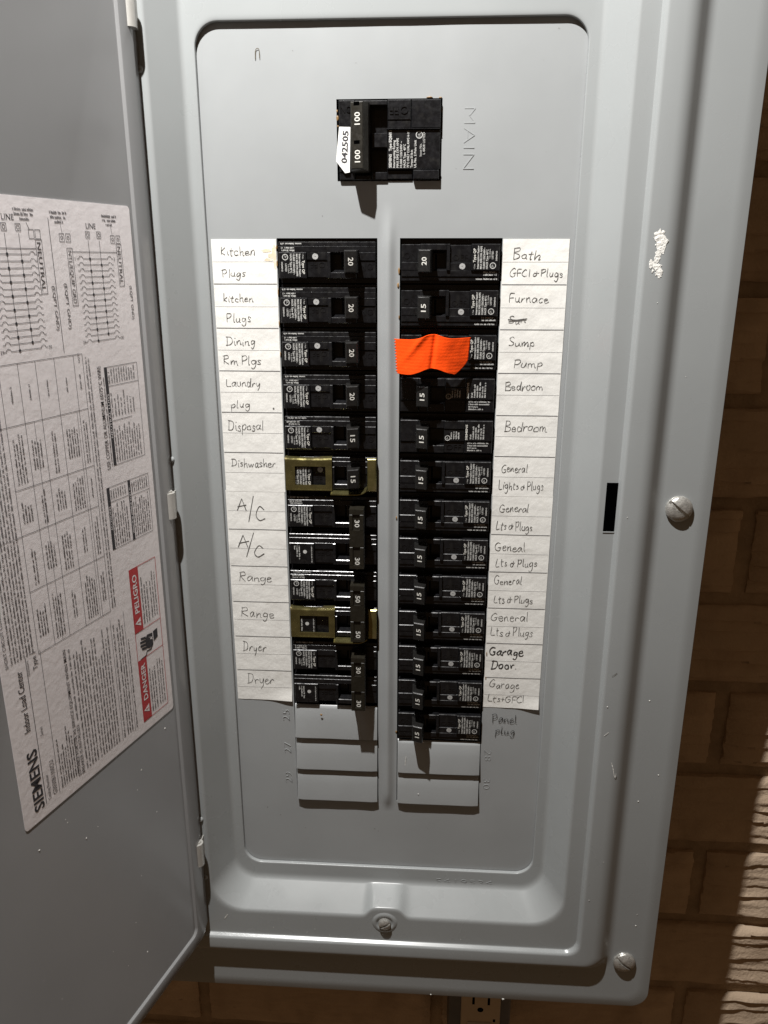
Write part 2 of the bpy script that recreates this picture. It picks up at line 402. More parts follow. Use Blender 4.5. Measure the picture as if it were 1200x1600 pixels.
# latch slot: thin near-black box on the plateau, painting in a hole's shade
cover = cv.build('trim_cover', 'paint', panel, smooth=True, angle=50); child(cover)
cover.data.flip_normals()
slot = MB()
sx0, sx1, sz0, sz1 = 130.2, 136.9, -167.0, -136.8
slot.box(sx0, sx1, sz0, sz1, -22.12, -21.9); child(slot.build('latch_slot', 'void', panel))
lip = MB(); lip.box(sx0-.1, sx1+.3, sz0-.7, sz0, -22.4, -21.9); lip.box(sx1, sx1+.35, sz0, sz1, -22.3, -21.9); child(lip.build('latch_slot_edge', 'paint', panel))
# screw boss dimple
dm = MB()
nseg = 40; prof = [(10.2, -14.02), (8.6, -13.7), (6.4, -13.0), (5.2, -12.4), (4.4, -12.3)]
# (the pad is pressed slightly outwards as a ring so that it reads as a collar)
prof = [(9.0, -21.9), (7.8, -22.5), (6.6, -22.9), (5.7, -22.6), (5.0, -21.9)]
for (r, y) in prof:
    for i in range(nseg):
        a = 2*PI*i/nseg; dm.v.append((r*math.cos(a)*1.05-.5, y, -468.5+r*math.sin(a)))
for k_ in range(len(prof)-1):
    for i in range(nseg):
        j = (i+1) % nseg; dm.f.append((k_*nseg+i, k_*nseg+j, (k_+1)*nseg+j, (k_+1)*nseg+i)[::-1])
dmo = dm.build('screw_collar', 'paint', panel, smooth=True); child(dmo); dmo.data.flip_normals()

# dead front plate with openings for the two breaker columns and the main breaker
XI, XO = 6.5, 64.8
pl = MB()
holes = [(-XO, -XI, -15*25.4+.2, 0), (XI, XO, -15*25.4+.2, 0), (-28.9, 29.2, 30.3, 72.0)]
xs = sorted({-118, 118, -XO, -XI, XI, XO, -28.9, 29.2, *range(-110, 118, 11)}); zs = sorted({-460, 135, 26.0, -390.0, -15*25.4+.2, 0, 30.3, 72.0, *range(-450, 135, 18)})
def dent(x, z):
    d = .5*noise.noise((x*.012, z*.012, 1.7))+.18*noise.noise((x*.04, z*.04, 5))
    return d
ix = {}
for x in xs:
    for z in zs: ix[x, z] = len(pl.v); pl.v.append((x, dent(x, z)*.6, z))
for a, b in zip(xs, xs[1:]):
    for c, d in zip(zs, zs[1:]):
        mx, mz = (a+b)/2, (c+d)/2
        if any(h[0] < mx < h[1] and h[2] < mz < h[3] for h in holes): continue
        if abs(mx) < XI and -390 < mz < 26: continue      # the pressed centre rib fills this
        pl.f.append((ix[a, c], ix[b, c], ix[b, d], ix[a, d]))
plate = pl.build('dead_front', 'paint_plate', panel, smooth=True, angle=40); child(plate)
sol = plate.modifiers.new('s', 'SOLIDIFY'); sol.thickness = .0012; sol.offset = -1
es = plate.modifiers.new('e', 'EDGE_SPLIT'); es.split_angle = math.radians(40)
# centre rib: rounded bead that dies away at both ends
rb = MB(); zr = np.linspace(30.3, -392, 90); xr = np.linspace(-XI, XI, 21)
zr = np.concatenate([[26 if False else 26.0], zr[1:-1], [-390.0]])
for z in zr:
    e = min(1, max(0, (z+388)/12))*min(1, max(0, (20-z)/26)); e = e*e*(3-2*e)
    for x in xr: rb.v.append((x, dent(x, z)*.6-2.2*e*math.exp(-(x/3.2)**2)*(1-(x/XI)**6), z))
for i in range(len(zr)-1):
    for j in range(20): q = i*21+j; rb.f.append((q, q+21, q+22, q+1))
ribo = rb.build('centre_rib', 'paint_plate', plate, smooth=True)
# pressed lettering
em = MB()
def stamp(): 
    global em
    em.build('stamped_lettering', 'paint_plate', plate); em = MB()
raised_text(em, 'MAIN', 41.0, 67.2, 6.6, -90, .15, .42, bold=-.03, width=31); stamp()
for t, z in (('25', -314), ('27', -340), ('29', -364.5)): raised_text(em, t, -68.2, z-4.2, 5.0, 90, .15, .38, bold=-.03, width=8.4); stamp()
for t, z in (('28', -340.4), ('30', -363.6)): raised_text(em, t, 67.4, z+4.2, 5.0, -90, .15, .38, bold=-.03, width=8.4); stamp()
st = MB(); raised_text(st, '.5419534', 33.2, -448.2, 4.0, 0, -2.7, .45, bold=-.03, width=44)
child(st.build('stamped_number', 'paint', panel))

# filler plates: lapped like louvres, lower edge proud
def filler(x0, x1, zt):
    mb = MB(); n = 14; zb = zt-25.0
    prof = [(zt, .6), (zt-.8, -.5), (zt-2.5, -1.1), (zt-12, -1.9), (zb+1.2, -3.2), (zb+.3, -3.2), (zb, -2.7), (zb, 1.2)]
    for z, y in prof:
        for i in range(n+1):
            x = x0+(x1-x0)*i/n; e = min(i, n-i)/n; mb.v.append((x, y+(.5 if i in (0, n) else 0)+.25*noise.noise((x*.06, z*.05, 8)), z))
    for k_ in range(len(prof)-1):
        for i in range(n): q = k_*(n+1)+i; mb.f.append((q+n+1, q+n+2, q+1, q))
    for i in (0, n):
        ids = [k_*(n+1)+i for k_ in range(len(prof))]; mb.f.append(tuple(ids) if i else tuple(ids[::-1]))
    return mb
for kx in (12, 13, 14): child(filler(-XO+.6, -XI-.6, -25.4*kx-.1).build('filler_plate', 'paint_plate', panel, smooth=True, angle=40))
for kx in (13, 14): child(filler(XI+.6, XO-.6, -25.4*kx-.1).build('filler_plate', 'paint_plate', panel, smooth=True, angle=40))
vo = MB(); vo.box(-70, -2, -386, 4, 34, 36); vo.box(2, 70, -386, 4, 34, 36); vo.box(-34, 34, 26, 78, 34, 36)
child(vo.build('painted_dark_interior', 'void', panel))

# screws
def screw_mesh(R, H, base, phillips=False):
    mb = MB(); vl = sorted(list(np.linspace(-R*.995, R*.995, 22))+[-1.0, -.98, .98, 1.0]); nu = 24
    for v in vl:
        h = math.sqrt(max(R*R-v*v, 0))
        for i in range(nu+1):
            u = -h+2*h*i/nu; rr = (u*u+v*v)/(R*R)
            y = H*(1-rr**1.6)+base*(rr < .98)
            if abs(v) < .99 and rr < .94: y -= 1.5
            mb.v.append((u, -y, v))
    for a in range(len(vl)-1):
        for i in range(nu): q = a*(nu+1)+i; mb.f.append((q, q+1, q+nu+2, q+nu+1))
    mb.cyl((0, 0, 0), (0, -1, 0), R*.97, base, 32)
    return mb
def put_screw(mb, x, y, z, ang, name='screw'):
    o = mb.build(name, 'steel', panel, smooth=True, angle=45); child(o)
    o.location = Vector((x, y, z))*MM-PB*MM; o.rotation_euler = (0, ang, 0); return o
put_screw(screw_mesh(8.0, 2.6, 1.6), 174.3, -18.5, -153.0, math.radians(38))
put_screw(screw_mesh(8.0, 2.6, 1.6), 172.8, -18.5, -496.0, math.radians(38))
put_screw(screw_mesh(4.4, 1.2, 3.0), -.5, -21.5, -468.5, math.radians(-30))

# hinges and the little formed bumps beside them
for zt, zb in ((116, 100.4), (-145.2, -161), (-398.3, -416)):
    mb = MB(); mb.cyl((-130.4, -31.0, zb), (0, 0, 1), 3.9, zt-zb, 24)
    mb.cyl((-130.4, -31.0, zt), (0, 0, 1), 2.4, 1.2, 16)
    mb.box(-133, -128.6, zb+1, zt-1, -30, -21.5)
    child(mb.build('hinge', 'hinge', panel, smooth=True, angle=40))
for z in (83.5, -127, -386, -435.5):
    mb = MB(); n = 12
    for a in range(7):
        t = PI/2*a/6
        for i in range(n): mb.v.append((-130.0+2.1*math.cos(t)*math.cos(2*PI*i/n), -22-1.7*math.sin(t), z+2.1*math.cos(t)*math.sin(2*PI*i/n)))
    for a in range(6):
        for i in range(n): mb.f.append((a*n+i, a*n+(i+1) % n, (a+1)*n+(i+1) % n, (a+1)*n+i))
    child(mb.build('formed_bump', 'paint', panel, smooth=True))

# ------------------------------------------------------------------ the open door (local frame: x = towards hinge, z = up, -y = inner face)
TH = math.radians(17.0); HINGE = Vector((-130.1, -29.4, 0)); DK = .9756
RIGHT = Vector((math.sin(TH), math.cos(TH), 0)); NRM = Vector((math.cos(TH), -math.sin(TH), 0))
def dmap(p):   # p=(px, y(front negative), pz), px = -s
    q = HINGE+RIGHT*(p[0]*DK)+NRM*(-p[1]); return (q.x, q.y, p[2]*DK-.29)
dr = MB()
DP = [  # s0 (hinge side), s1, zb, zt, r, y
 (1.6, 270.4, -488.4, 152.4, 8, 1.8), (0.2, 271.8, -489.8, 153.8, 9, -.6), (0.9, 271, -489, 153, 9, -1.4),
 (2.5, 269.5, -487.5, 151.5, 8, -1.8), (11.0, 261.5, -480.0, 143.5, 6, -1.8), (11.7, 260.5, -479.3, 142.6, 5.5, -1.6), (12.3, 259.6, -478.7, 141.6, 5, -.9), (12.8, 258.7, -478.2, 140.6, 5, -.15), (13.6, 257.3, -477.4, 139.3, 4, 0)]
def rr_loop(x0, x1, z0, z1, r, na=8, ns=10):
    p = []
    for (cx, cz, a0, ex, ez) in ((x1-r, z0+r, -PI/2, x1, z1-r), (x1-r, z1-r, 0, x0+r, z1), (x0+r, z1-r, PI/2, x0, z0+r), (x0+r, z0+r, PI, x1-r, z0)):
        for i in range(na+1): p.append((cx+r*math.cos(a0+PI/2*i/na), cz+r*math.sin(a0+PI/2*i/na)))
        a = p[-1]
        for i in range(1, ns): p.append((a[0]+(ex-a[0])*i/ns, a[1]+(ez-a[1])*i/ns))
    return p
L0 = None
for (s0, s1, zb, zt, r, y) in DP:
    pts = rr_loop(-s1, -s0, zb, zt, r); st_ = len(dr.v); n = len(pts); dr.v.extend([(x, y, z) for x, z in pts])
    if L0 is not None:
        for i in range(n): dr.f.append((L0+i, L0+(i+1) % n, st_+(i+1) % n, st_+i))
    L0 = st_
dr.f.append(tuple(range(L0, L0+n)))
dr.f.append(tuple(range(n))[::-1])
dr.map(dmap)
door = dr.build('door', 'paint_door_shaded', panel, smooth=True, angle=30); child(door)

er = MB(); er.cbox(-131.2, -130.2, -474.0, 148.0, -29.6, -22.1, .2); child(er.build('edge_return', 'paint_door_shaded', panel))
lab = MB(); LS0, LS1, LZ0, LZ1 = 11.2, 143.5, -291.0, 15.5
pts = rr_loop(-LS1, -LS0-4, LZ0, LZ1, 2.0, 4, 2)
n = len(pts); lab.v.extend([(x, -.02, z) for x, z in pts]+[(x, -.22, z) for x, z in pts]); lab.f.append(tuple(range(n, 2*n)))
for i in range(n): lab.f.append((i, (i+1) % n, n+(i+1) % n, n+i))
lab.map(dmap); lo = lab.build('instruction_label', 'vinyl', door); lo['label'] = 'white printed instruction label stuck inside the door'
Yp = -.30
bp_, gp, rd, wp = MB(), MB(), MB(), MB()   # black print, fine print, red print, white print
def S(s): return -s
# headings (rotated a quarter turn; the text's up is away from the hinge)
text(bp_, 'SIEMENS', S(129.3), -285.0, 6.6, 90, Yp, width=35.5, bold=.022)
text(bp_, 'Indoor Load Center', S(131.0), -238.5, 4.0, 90, Yp, width=34, bold=.008)
text(gp, 'Series', S(123.4), -245.5, 2.0, 90, Yp, width=5)
text(bp_, 'Type 1', S(121.0), -208.5, 2.8, 90, Yp, width=9.5, bold=.006); text(gp, 'Enclosure', S(126.2), -209.5, 1.6, 90, Yp, width=8)
text(gp, 'Catalog Number', S(124.2), -283.5, 2.0, 90, Yp, width=15); text(bp_, 'G3030B1100CU', S(119.6), -283.0, 2.8, 90, Yp, width=20.5, bold=.0)
bp_.line2((S(127.8), -284.5), (S(127.8), -199.5), .35, Yp); bp_.line2((S(118.0), -284.5), (S(118.0), -199.5), .25, Yp)
greek_block(gp, S(115), -283.5, 40, 1.15, 1.75, 8, 90, Yp, .5)
text(bp_, 'SUITABLE FOR USE AS SERVICE EQUIPMENT WHEN MAIN', S(101.2), -284.5, 2.15, 90, Yp, width=77, bold=.004)
text(bp_, 'BREAKER IS INSTALLED.', S(98.3), -284.5, 2.15, 90, Yp, width=31, bold=.004); greek(gp, S(98.3), -252, 44, 1.5, 90, Yp)
greek_block(gp, S(95.4), -284.5, 78, 1.35, 2.25, 5, 90, Yp, .12)
greek_block(gp, S(83.6), -284.5, 77, 1.35, 2.25, 8, 90, Yp, .25)
gp.line2((S(65.3), -285), (S(65.3), -206), .25, Yp); greek(gp, S(62.6), -284.5, 75, 1.5, 90, Yp)
greek_block(gp, S(59.6), -284.5, 77, 1.3, 2.1, 3, 90, Yp, .1); gp.line2((S(53.6), -285), (S(53.6), -206), .22, Yp); greek(gp, S(51.2), -284.5, 60, 1.3, 90, Yp)
# short-circuit table
text(bp_, 'SHORT CIRCUIT CURRENT RATING', S(138.4), -200, 1.9, 90, Yp, width=44); greek_block(gp, S(135.6), -200, 140, 1.25, 1.95, 8, 90, Yp, .05)
TS0, TS1 = 64.0, 119.0
cols = [119.0, 107.5, 96.5, 84.0, 70.5, 64.0]; rows = [-57.8, -86.0, -116.5, -139.0, -168.0, -201.5]
for s in cols: gp.line2((S(s), rows[0]), (S(s), rows[-1]), .26, Yp)
for z in rows: gp.line2((S(TS1), z), (S(TS0), z), .26, Yp)
for z in (-86, -139): gp.line2((S(140), z), (S(TS1), z), .22, Yp)
for s_ in (72.3, 101.8): gp.line2((S(s_), -86), (S(s_), -201), .2, Yp)
for ri, (za, zb_) in enumerate(zip(rows, rows[1:])):
    for ci, (sa, sb) in enumerate(zip(cols, cols[1:])):
        w = sa-sb; hgt = za-zb_
        if ri == 0: greek(gp, S((sa+sb)/2-.5), zb_+hgt*.35, hgt*.32, 1.2, 90, Yp); continue
        nl = max(1, int(w*(.22 if (ri+ci) % 3 == 0 else .38)/1.0)); nl = min(nl, 5)
        full = (ri+ci) % 2
        greek_block(gp, S(sa-(w-nl*1.8)/2-1.2), zb_+hgt*(.06 if full else .22), hgt*(.86 if full else .55), 1.15, 1.75, nl, 90, Yp, .25)
greek(gp, S(61.2), -201, 142, 1.3, 90, Yp); greek(gp, S(59.2), -201, 142, 1.3, 90, Yp)
text(gp, 'NOTE', S(66.0), -62, 1.3, 90, Yp)
# wire tables
text(bp_, 'USE COPPER OR ALUMINUM 60/75\u00b0C WIRE', S(51.2), -121.5, 2.7, 90, Yp, width=56, bold=.006); greek(gp, S(49.3), -121, 50, 1.1, 90, Yp)
bp_.rect2(S(48.6), S(46.2), -120.3, -66.8, Yp)
for a, b in (((48.6, -66.8), (20.8, -66.8)), ((48.6, -120.3), (20.8, -120.3)), ((20.8, -66.8), (20.8, -120.3)), ((46.2, -77), (20.8, -77)), ((46.2, -96), (29, -96))): gp.line2((S(a[0]), a[1]), (S(b[0]), b[1]), .26, Yp)
greek_block(gp, S(44.4), -119.8, 22, 1.25, 2.1, 11, 90, Yp, .2); greek_block(gp, S(44.4), -94.5, 16, 1.25, 2.6, 8, 90, Yp, .4); greek_block(gp, S(44.6), -76.3, 9, 1.35, 2.1, 11, 90, Yp, .08)
bp_.rect2(S(56.6), S(54.2), -167.2, -131.5, Yp); bp_.rect2(S(38.6), S(36.4), -167.2, -131.5, Yp)
for a, b in (((56.6, -131.5), (19.8, -131.5)), ((56.6, -167.2), (19.8, -167.2)), ((19.8, -131.5), (19.8, -167.2)), ((54.2, -140), (39, -140)), ((36, -141), (20, -141))): gp.line2((S(a[0]), a[1]), (S(b[0]), b[1]), .26, Yp)
greek_block(gp, S(52.6), -166.6, 27, 1.2, 1.95, 7, 90, Yp, .3); greek_block(gp, S(34.6), -166.6, 26, 1.2, 1.9, 8, 90, Yp, .25)
greek_block(gp, S(52.6), -139, 7, 1.2, 1.95, 7, 90, Yp, .1); greek_block(gp, S(34.6), -140, 8, 1.2, 1.9, 8, 90, Yp, .1)
tw = MB(); text(wp, 'NEUTRAL LUGS', S(46.7), -105, 1.5, 90, Yp-.06, width=24); text(wp, 'ACCESSORIES', S(54.7), -156, 1.6, 90, Yp-.06, width=14); greek(wp, S(36.9), -164, 30, 1.3, 90, Yp-.06)
# danger box
DZ0, DZ1, DS0, DS1 = -284.2, -184.0, 20.4, 45.2
for a, b in (((DS1, DZ0), (DS0, DZ0)), ((DS1, DZ1), (DS0, DZ1)), ((DS0, DZ0), (DS0, DZ1)), ((DS1, DZ0), (DS1, DZ1)), ((DS1, -243), (DS0, -243)), ((DS1, -224.5), (DS0, -224.5))): rd.line2((S(a[0]), a[1]), (S(b[0]), b[1]), .4, Yp)
rd.rect2(S(45.2), S(37.2), DZ0, -243, Yp); rd.rect2(S(45.2), S(37.2), -224.5, DZ1, Yp)
text(wp, 'DANGER', S(39.3), -270.5, 3.9, 90, Yp-.06, width=24.5, bold=.02); text(wp, 'PELIGRO', S(39.3), -212.5, 3.9, 90, Yp-.06, width=24.5, bold=.02)
for zc in (-277, -218.5):
    wp.quad2([(S(39.0), zc-2.8), (S(39.0), zc+2.8), (S(44.2), zc)], Yp-.06)
    text(rd, '!', S(39.5), zc-.4, 2.6, 90, Yp-.12, bold=.03)
for z0, words in ((-282.5, 5), (-222.5, 5)):
    greek_block(bp_, S(34.8), z0, 35, 1.4, 2.4, 3, 90, Yp, .3); greek_block(gp, S(27.0), z0+1, 34, 1.2, 2.3, 3, 90, Yp, .25)
# hand struck by a bolt
HZ = -234.0
def hp(pts): bp_.quad2([(S(a), HZ+b) for a, b in pts][::-1], Yp)
hp([(29.5,-4.2),(29.5,3.6),(34.5,4.4),(36.2,2.6),(36.2,-4.0),(33,-5.4)])
for i, (b0, ln) in enumerate(((-4.6, 4.4), (-2.3, 5.6), (.0, 5.6), (2.2, 4.6))): hp([(36.0, b0), (36.0, b0+1.7), (36.0+ln, b0+2.6), (36.0+ln, b0+1.1)])
hp([(24.5,-1.2),(24.5,4.6),(28.7,4.0),(28.7,-2.6)])
bp_.ribbon([(S(30), HZ-4), (S(32), HZ-6.5), (S(36), HZ-6), (S(37), HZ-8.5), (S(42.5), HZ-8.8)], 1.0, Yp)
wp.quad2([(S(28.2),HZ-1.4),(S(32.4),HZ+.4),(S(31),HZ+.9),(S(33.8),HZ+2.4),(S(29.6),HZ+.8),(S(30.8),HZ+.2)], Yp-.06)
# wiring diagrams
def diagram(sc, top, n, pitch, half, second=True, lineword=True):
    """two bus bars with branch hooks; sc = centre, half = half distance of the bars"""
    b1, b2 = sc+half, sc-half
    bottom = top-pitch*(n-1)
    gp.line2((S(b1), top+9), (S(b1), bottom), .28, Yp); gp.line2((S(b2), top+9), (S(b2), bottom+pitch), .28, Yp)
    for i in range(n):
        z = top-pitch*i
        gp.line2((S(b1+5.2), z), (S(b2-5.2), z), .26, Yp)
        c = b1 if i % 2 == 0 else b2
        bp_.disc2(S(c), z, .72, Yp-.02, 14)
        for sgn, base in ((1, b1+5.2), (-1, b2-5.2)):
            arc = [(S(base+sgn*(1.5-1.5*math.cos(t))), z+1.25*math.sin(t)) for t in np.linspace(0, PI, 9)]
            gp.ribbon(arc, .28, Yp); gp.line2((S(base+sgn*3), z), (S(base+sgn*4.4), z), .26, Yp)
    text(gp, '1', S(b1+11), top-.8, 1.6, 0, Yp); text(gp, '2', S(b2-10.0), top-.8, 1.6, 0, Yp); text(gp, '29', S(b1+11.6), bottom-.8, 1.6, 0, Yp); text(gp, '30', S(b2-10.0), bottom-.8, 1.6, 0, Yp)
    for b in (b1, b2):
        for q in (((b-1.5, top+10), (b+1.5, top+10)), ((b-1.5, top+13.2), (b+1.5, top+13.2)), ((b-1.5, top+10), (b-1.5, top+13.2)), ((b+1.5, top+10), (b+1.5, top+13.2))): gp.line2((S(q[0][0]), q[0][1]), (S(q[1][0]), q[1][1]), .26, Yp)
        gp.ring2(S(b), top+11.6, .7, .98, Yp, 14)
    if lineword: text(bp_, 'LINE', S(b1+.6), top+14.6, 2.6, 0, Yp, width=7.2)
def boxlab(s0, s1, z0, z1, word):
    for q in (((s0, z0), (s1, z0)), ((s0, z1), (s1, z1)), ((s0, z0), (s0, z1)), ((s1, z0), (s1, z1))): gp.line2((S(q[0][0]), q[0][1]), (S(q[1][0]), q[1][1]), .28, Yp)
    text(gp, word, S(s0-.7) if s0 > s1 else S(s1-.7), max(z0, z1)-1.2, abs(s0-s1)*.62, -90, Yp, width=abs(z0-z1)-2.4)
diagram(46.2, -11.5, 15, 2.92, 4.2)
boxlab(29.0, 25.0, -4.0, -25.5, 'NEUTRAL'); boxlab(66.4, 62.6, -6.5, -34.0, 'NTL/EQUIP GRD')
text(gp, '(EQPT GND)', S(21.0), -25.5, 2.0, -90, Yp, width=18); text(gp, '(EQPT GND)', S(71.0), -23.0, 2.0, -90, Yp, width=22)
gp.line2((S(62.6), -8.2), (S(29.0), -8.2), .28, Yp)
for s in (27.0, 31.4, 64.6, 69.0):
    for q in (((s-1.6, -3.6), (s+1.6, -3.6)), ((s-1.6, .2), (s+1.6, .2)), ((s-1.6, -3.6), (s-1.6, .2)), ((s+1.6, -3.6), (s+1.6, .2))): gp.line2((S(q[0][0]), q[0][1]), (S(q[1][0]), q[1][1]), .26, Yp)
    gp.ring2(S(s), -1.7, .6, .9, Yp, 12)
for sc in (33.0, 70.0):
    for i, wd in enumerate((12.5, 12.0, 7.0)): greek(gp, S(sc+wd/2), 9.0-i*2.1, wd, 1.35, 0, Yp, wt=.25)
    gp.line2((S(sc-1), 4.4), (S(sc-1.6), .2), .25, Yp)
gp.line2((S(76.8), 7.0), (S(76.4), -56.0), .34, Yp)
diagram(100.5, -9.5, 15, 3.05, 4.2)
boxlab(86.6, 82.6, -3.0, -27.5, 'NEUTRAL'); text(gp, '(EQPT GND)', S(79.4), -24, 2.0, -90, Yp, width=21); gp.line2((S(116), -7), (S(86.6), -7), .28, Yp)
for s in (84.6, 88.6):
    for q in (((s-1.6, -2.6), (s+1.6, -2.6)), ((s-1.6, 1.4), (s+1.6, 1.4)), ((s-1.6, -2.6), (s-1.6, 1.4)), ((s+1.6, -2.6), (s+1.6, 1.4))): gp.line2((S(q[0][0]), q[0][1]), (S(q[1][0]), q[1][1]), .26, Yp)
for i, wd in enumerate((14, 13, 7)): greek(gp, S(92+wd/2), 9.4-i*2.1, wd, 1.35, 0, Yp, wt=.25)
gp.line2((S(91), 4.4), (S(89.5), 1.4), .25, Yp)
for mb, nm, mt_ in ((bp_, 'bold_print', 'blackprint'), (gp, 'fine_print', 'greyprint'), (rd, 'danger_print', 'red'), (wp, 'white_print', 'vinyl')):
    mb.map(dmap); mb.build(nm, mt_, door)

# ------------------------------------------------------------------ BREAKERS (local: x = u from the outer end, z = -w below the slot top, y front negative)
def add_face(mb, dz=0, kind='std'):
    """housing of one pole: base plus raised facets"""
    W = 57.2
    mb.box(.3, W, -25.0-dz, -.4-dz, 5.0, 30.0)
    B = lambda u0, u1, w0, w1, n, c=.35: mb.cbox(u0, u1, -w1-dz, -w0-dz, -n, 6.0, c)
    if kind == 'std':
        B(.8, W-.3, 2.0, 4.4, 1.4, .2); B(.8, W-.3, 4.4, 7.7, 2.0, .14)
        B(.9, 17.0, 7.7, 22.2, 3.2); B(17.0, 29.2, 7.7, 12.0, 1.9, .25); B(17.0, 29.2, 12.0, 21.6, 1.2, .25)
        B(29.2, 31.0, 7.7, 22.2, 3.2, .3); B(31.0, 46.0, 18.8, 22.2, 3.2, .35); B(46.0, W-.3, 7.7, 12.4, 2.2, .3); B(46.0, W-.3, 12.4, 22.0, 1.6, .3)
        # sloping floor inside the well
        mb.add([(31,-1.2,-7.7-dz),(40,-1.2,-7.7-dz),(40,4.5,-9-dz),(31,4.5,-9-dz)], [(0,1,2,3)])
        mb.add([(31,-1.4,-18.8-dz),(41,-1.4,-18.8-dz),(38,4.6,-17.2-dz),(33,4.6,-17.2-dz)], [(3,2,1,0)])
        mb.cyl((38.5, 4.5, -16.5-dz), (0, 0, 1), 2.0, 9, 14)
    else:
        B(.8, 17.6, 2.0, 9.6, 2.2); B(.8, 17.6, 9.6, 22.2, 2.8); B(17.6, 30.2, 2.0, 9.4, 1.4); B(17.6, 30.2, 9.4, 17.0, 2.4, .3); B(17.6, 30.2, 17.0, 22.2, 3.0, .4)
        B(30.2, 40.5, 2.0, 6.8, 2.6); B(30.2, 46.0, 17.4, 22.2, 2.6); B(46.0, W-.3, 2.0, 9.0, 1.6); B(46.0, W-.3, 9.0, 22.2, 2.4)
        B(40.5, 46.0, 2.0, 6.8, 1.2)
        mb.add([(30.2,-1.2,-17.4-dz),(42,-1.2,-17.4-dz),(39,4.6,-15.6-dz),(32,4.6,-15.6-dz)], [(3,2,1,0)])
def std_print(mb, bold_mb, dz=0, kind='a'):
    y = -3.2-.06
    if kind == 'a':
        text(bold_mb, 'Type QP', 14.6, -12.2-dz, 1.35, -90, y, width=7.6, bold=.02); text(mb, '1 Pole', 14.7, -8.7-dz, .8, -90, y, width=2.6)
        for i, t in enumerate(('Interrupting Rating', 'MAX RMS SYM AMPS', '10,000 120/240V~', 'HACR Type 40\u00b0C')): text(mb, t, 12.7-i*1.72, -8.6-dz, 1.05, -90, y, width=(12.6, 12.4, 11.6, 10.6)[i], bold=.03)
        mb.ring2(4.7, -10.4-dz, 1.35, 1.75, y, 24); text(mb, 'UL', 4.1, -9.3-dz, 1.2, -70, y, width=2.0)
        text(mb, 'LISTED', 4.6, -14.0-dz, .95, -90, y, width=4.4, bold=.02); text(mb, 'SIEMENS', 2.4, -13.0-dz, .8, -90, y, width=5.4, bold=.02); text(mb, '15-50A', 6.2, -14.5-dz, .8, -90, y, width=5)
        for i, (z, L) in enumerate(((-3.1, 13.0), (-5.4, 8.8), (-6.8, 9.0))): greek(mb, 1.6+L, z-dz+.5, L, 1.0, 180, -2.08 if i else -1.46, wt=.3)
    elif kind == 'b':
        greek(mb, 15.0, -9.0-dz, 12, .8, -90, y, wt=.25)
        for i in range(3): greek(mb, 7.0-i*1.5, -9.0-dz, (10, 9, 4)[i], 1.0, -90, y, wt=.3)
        mb.disc2(11.0, -13.6-dz, 1.25, y, 18)
    elif kind == 'c':
        y = -2.86
        text(bold_mb, 'SIEMENS', 16.0, -10.4-dz, 1.2, -90, y, width=9.5, bold=.02)
        for i in range(6): greek(mb, 13.6-i*1.55, -10.4-dz, (4, 9, 9, 10, 8, 10)[i], 1.0, -90, y, wt=.28)
        for i in range(4): greek(mb, 16.4, -3.4-dz-i*1.5, (10, 7, 14, 14)[i], .95, 180, -2.26, wt=.28)
        y = -2.46
        mb.ring2(28.0, -11.4-dz, 1.3, 1.65, y, 22); text(mb, 'UL', 27.4, -10.4-dz, 1.1, -70, y, width=1.8)
        for i in range(4): greek(mb, 25.4-i*1.5, -10.2-dz, 5.6, .95, -90, y, wt=.3)
def handle_mesh(h=14.5, w0=6.7, w1=19.0, u=43.3):
    """rocker handle leaning towards the centre rib"""
    mb = MB()
    a = [(u-4.6, 2, -w1-.6), (u+4.2, 2, -w1-.6), (u+4.2, 2, -w0+.4), (u-4.6, 2, -w0+.4)]
    b = [(u-3.6, -h+3.5, -w1), (u+3.9, -h+3.5, -w1), (u+3.9, -h+3.5, -w0), (u-3.6, -h+3.5, -w0)]
    c = [(u-3.0, -h+.5, -w1+.1), (u+3.7, -h+2.7, -w1+.1), (u+3.7, -h+2.7, -w0-.1), (u-3.0, -h+.5, -w0-.1)]
    d = [(u-2.5, -h, -w1+.6), (u+3.2, -h+2.0, -w1+.6), (u+3.2, -h+2.0, -w0-.6), (u-2.5, -h, -w0-.6)]
    f = [(12, 13, 14, 15)]
    for k_ in range(3):
        for i in range(4):
            j = (i+1) % 4; f.append((4*k_+i, 4*k_+j, 4*k_+4+j, 4*k_+4+i))
    mb.add(a+b+c+d, f); return mb
def std_extras(parent, dz=0, dot=True):
    if dot:
        mb = MB(); mb.disc2(22.0, -10.0-dz, 1.7, -1.9-.06, 22); mb.build('approval_dot', 'dot', parent)
    e = MB(); raised_text(e, 'OFF', 27.6, -13.2-dz, 3.2, 180, -1.1, .3, bold=-.02, width=8.6); e.build('off_mark', 'black', parent)
    e = MB(); raised_text(e, 'ON', 55.6, -14.0-dz, 3.6, 180, -1.5, .3, bold=-.02, width=7.4); e.build('on_mark', 'black', parent)
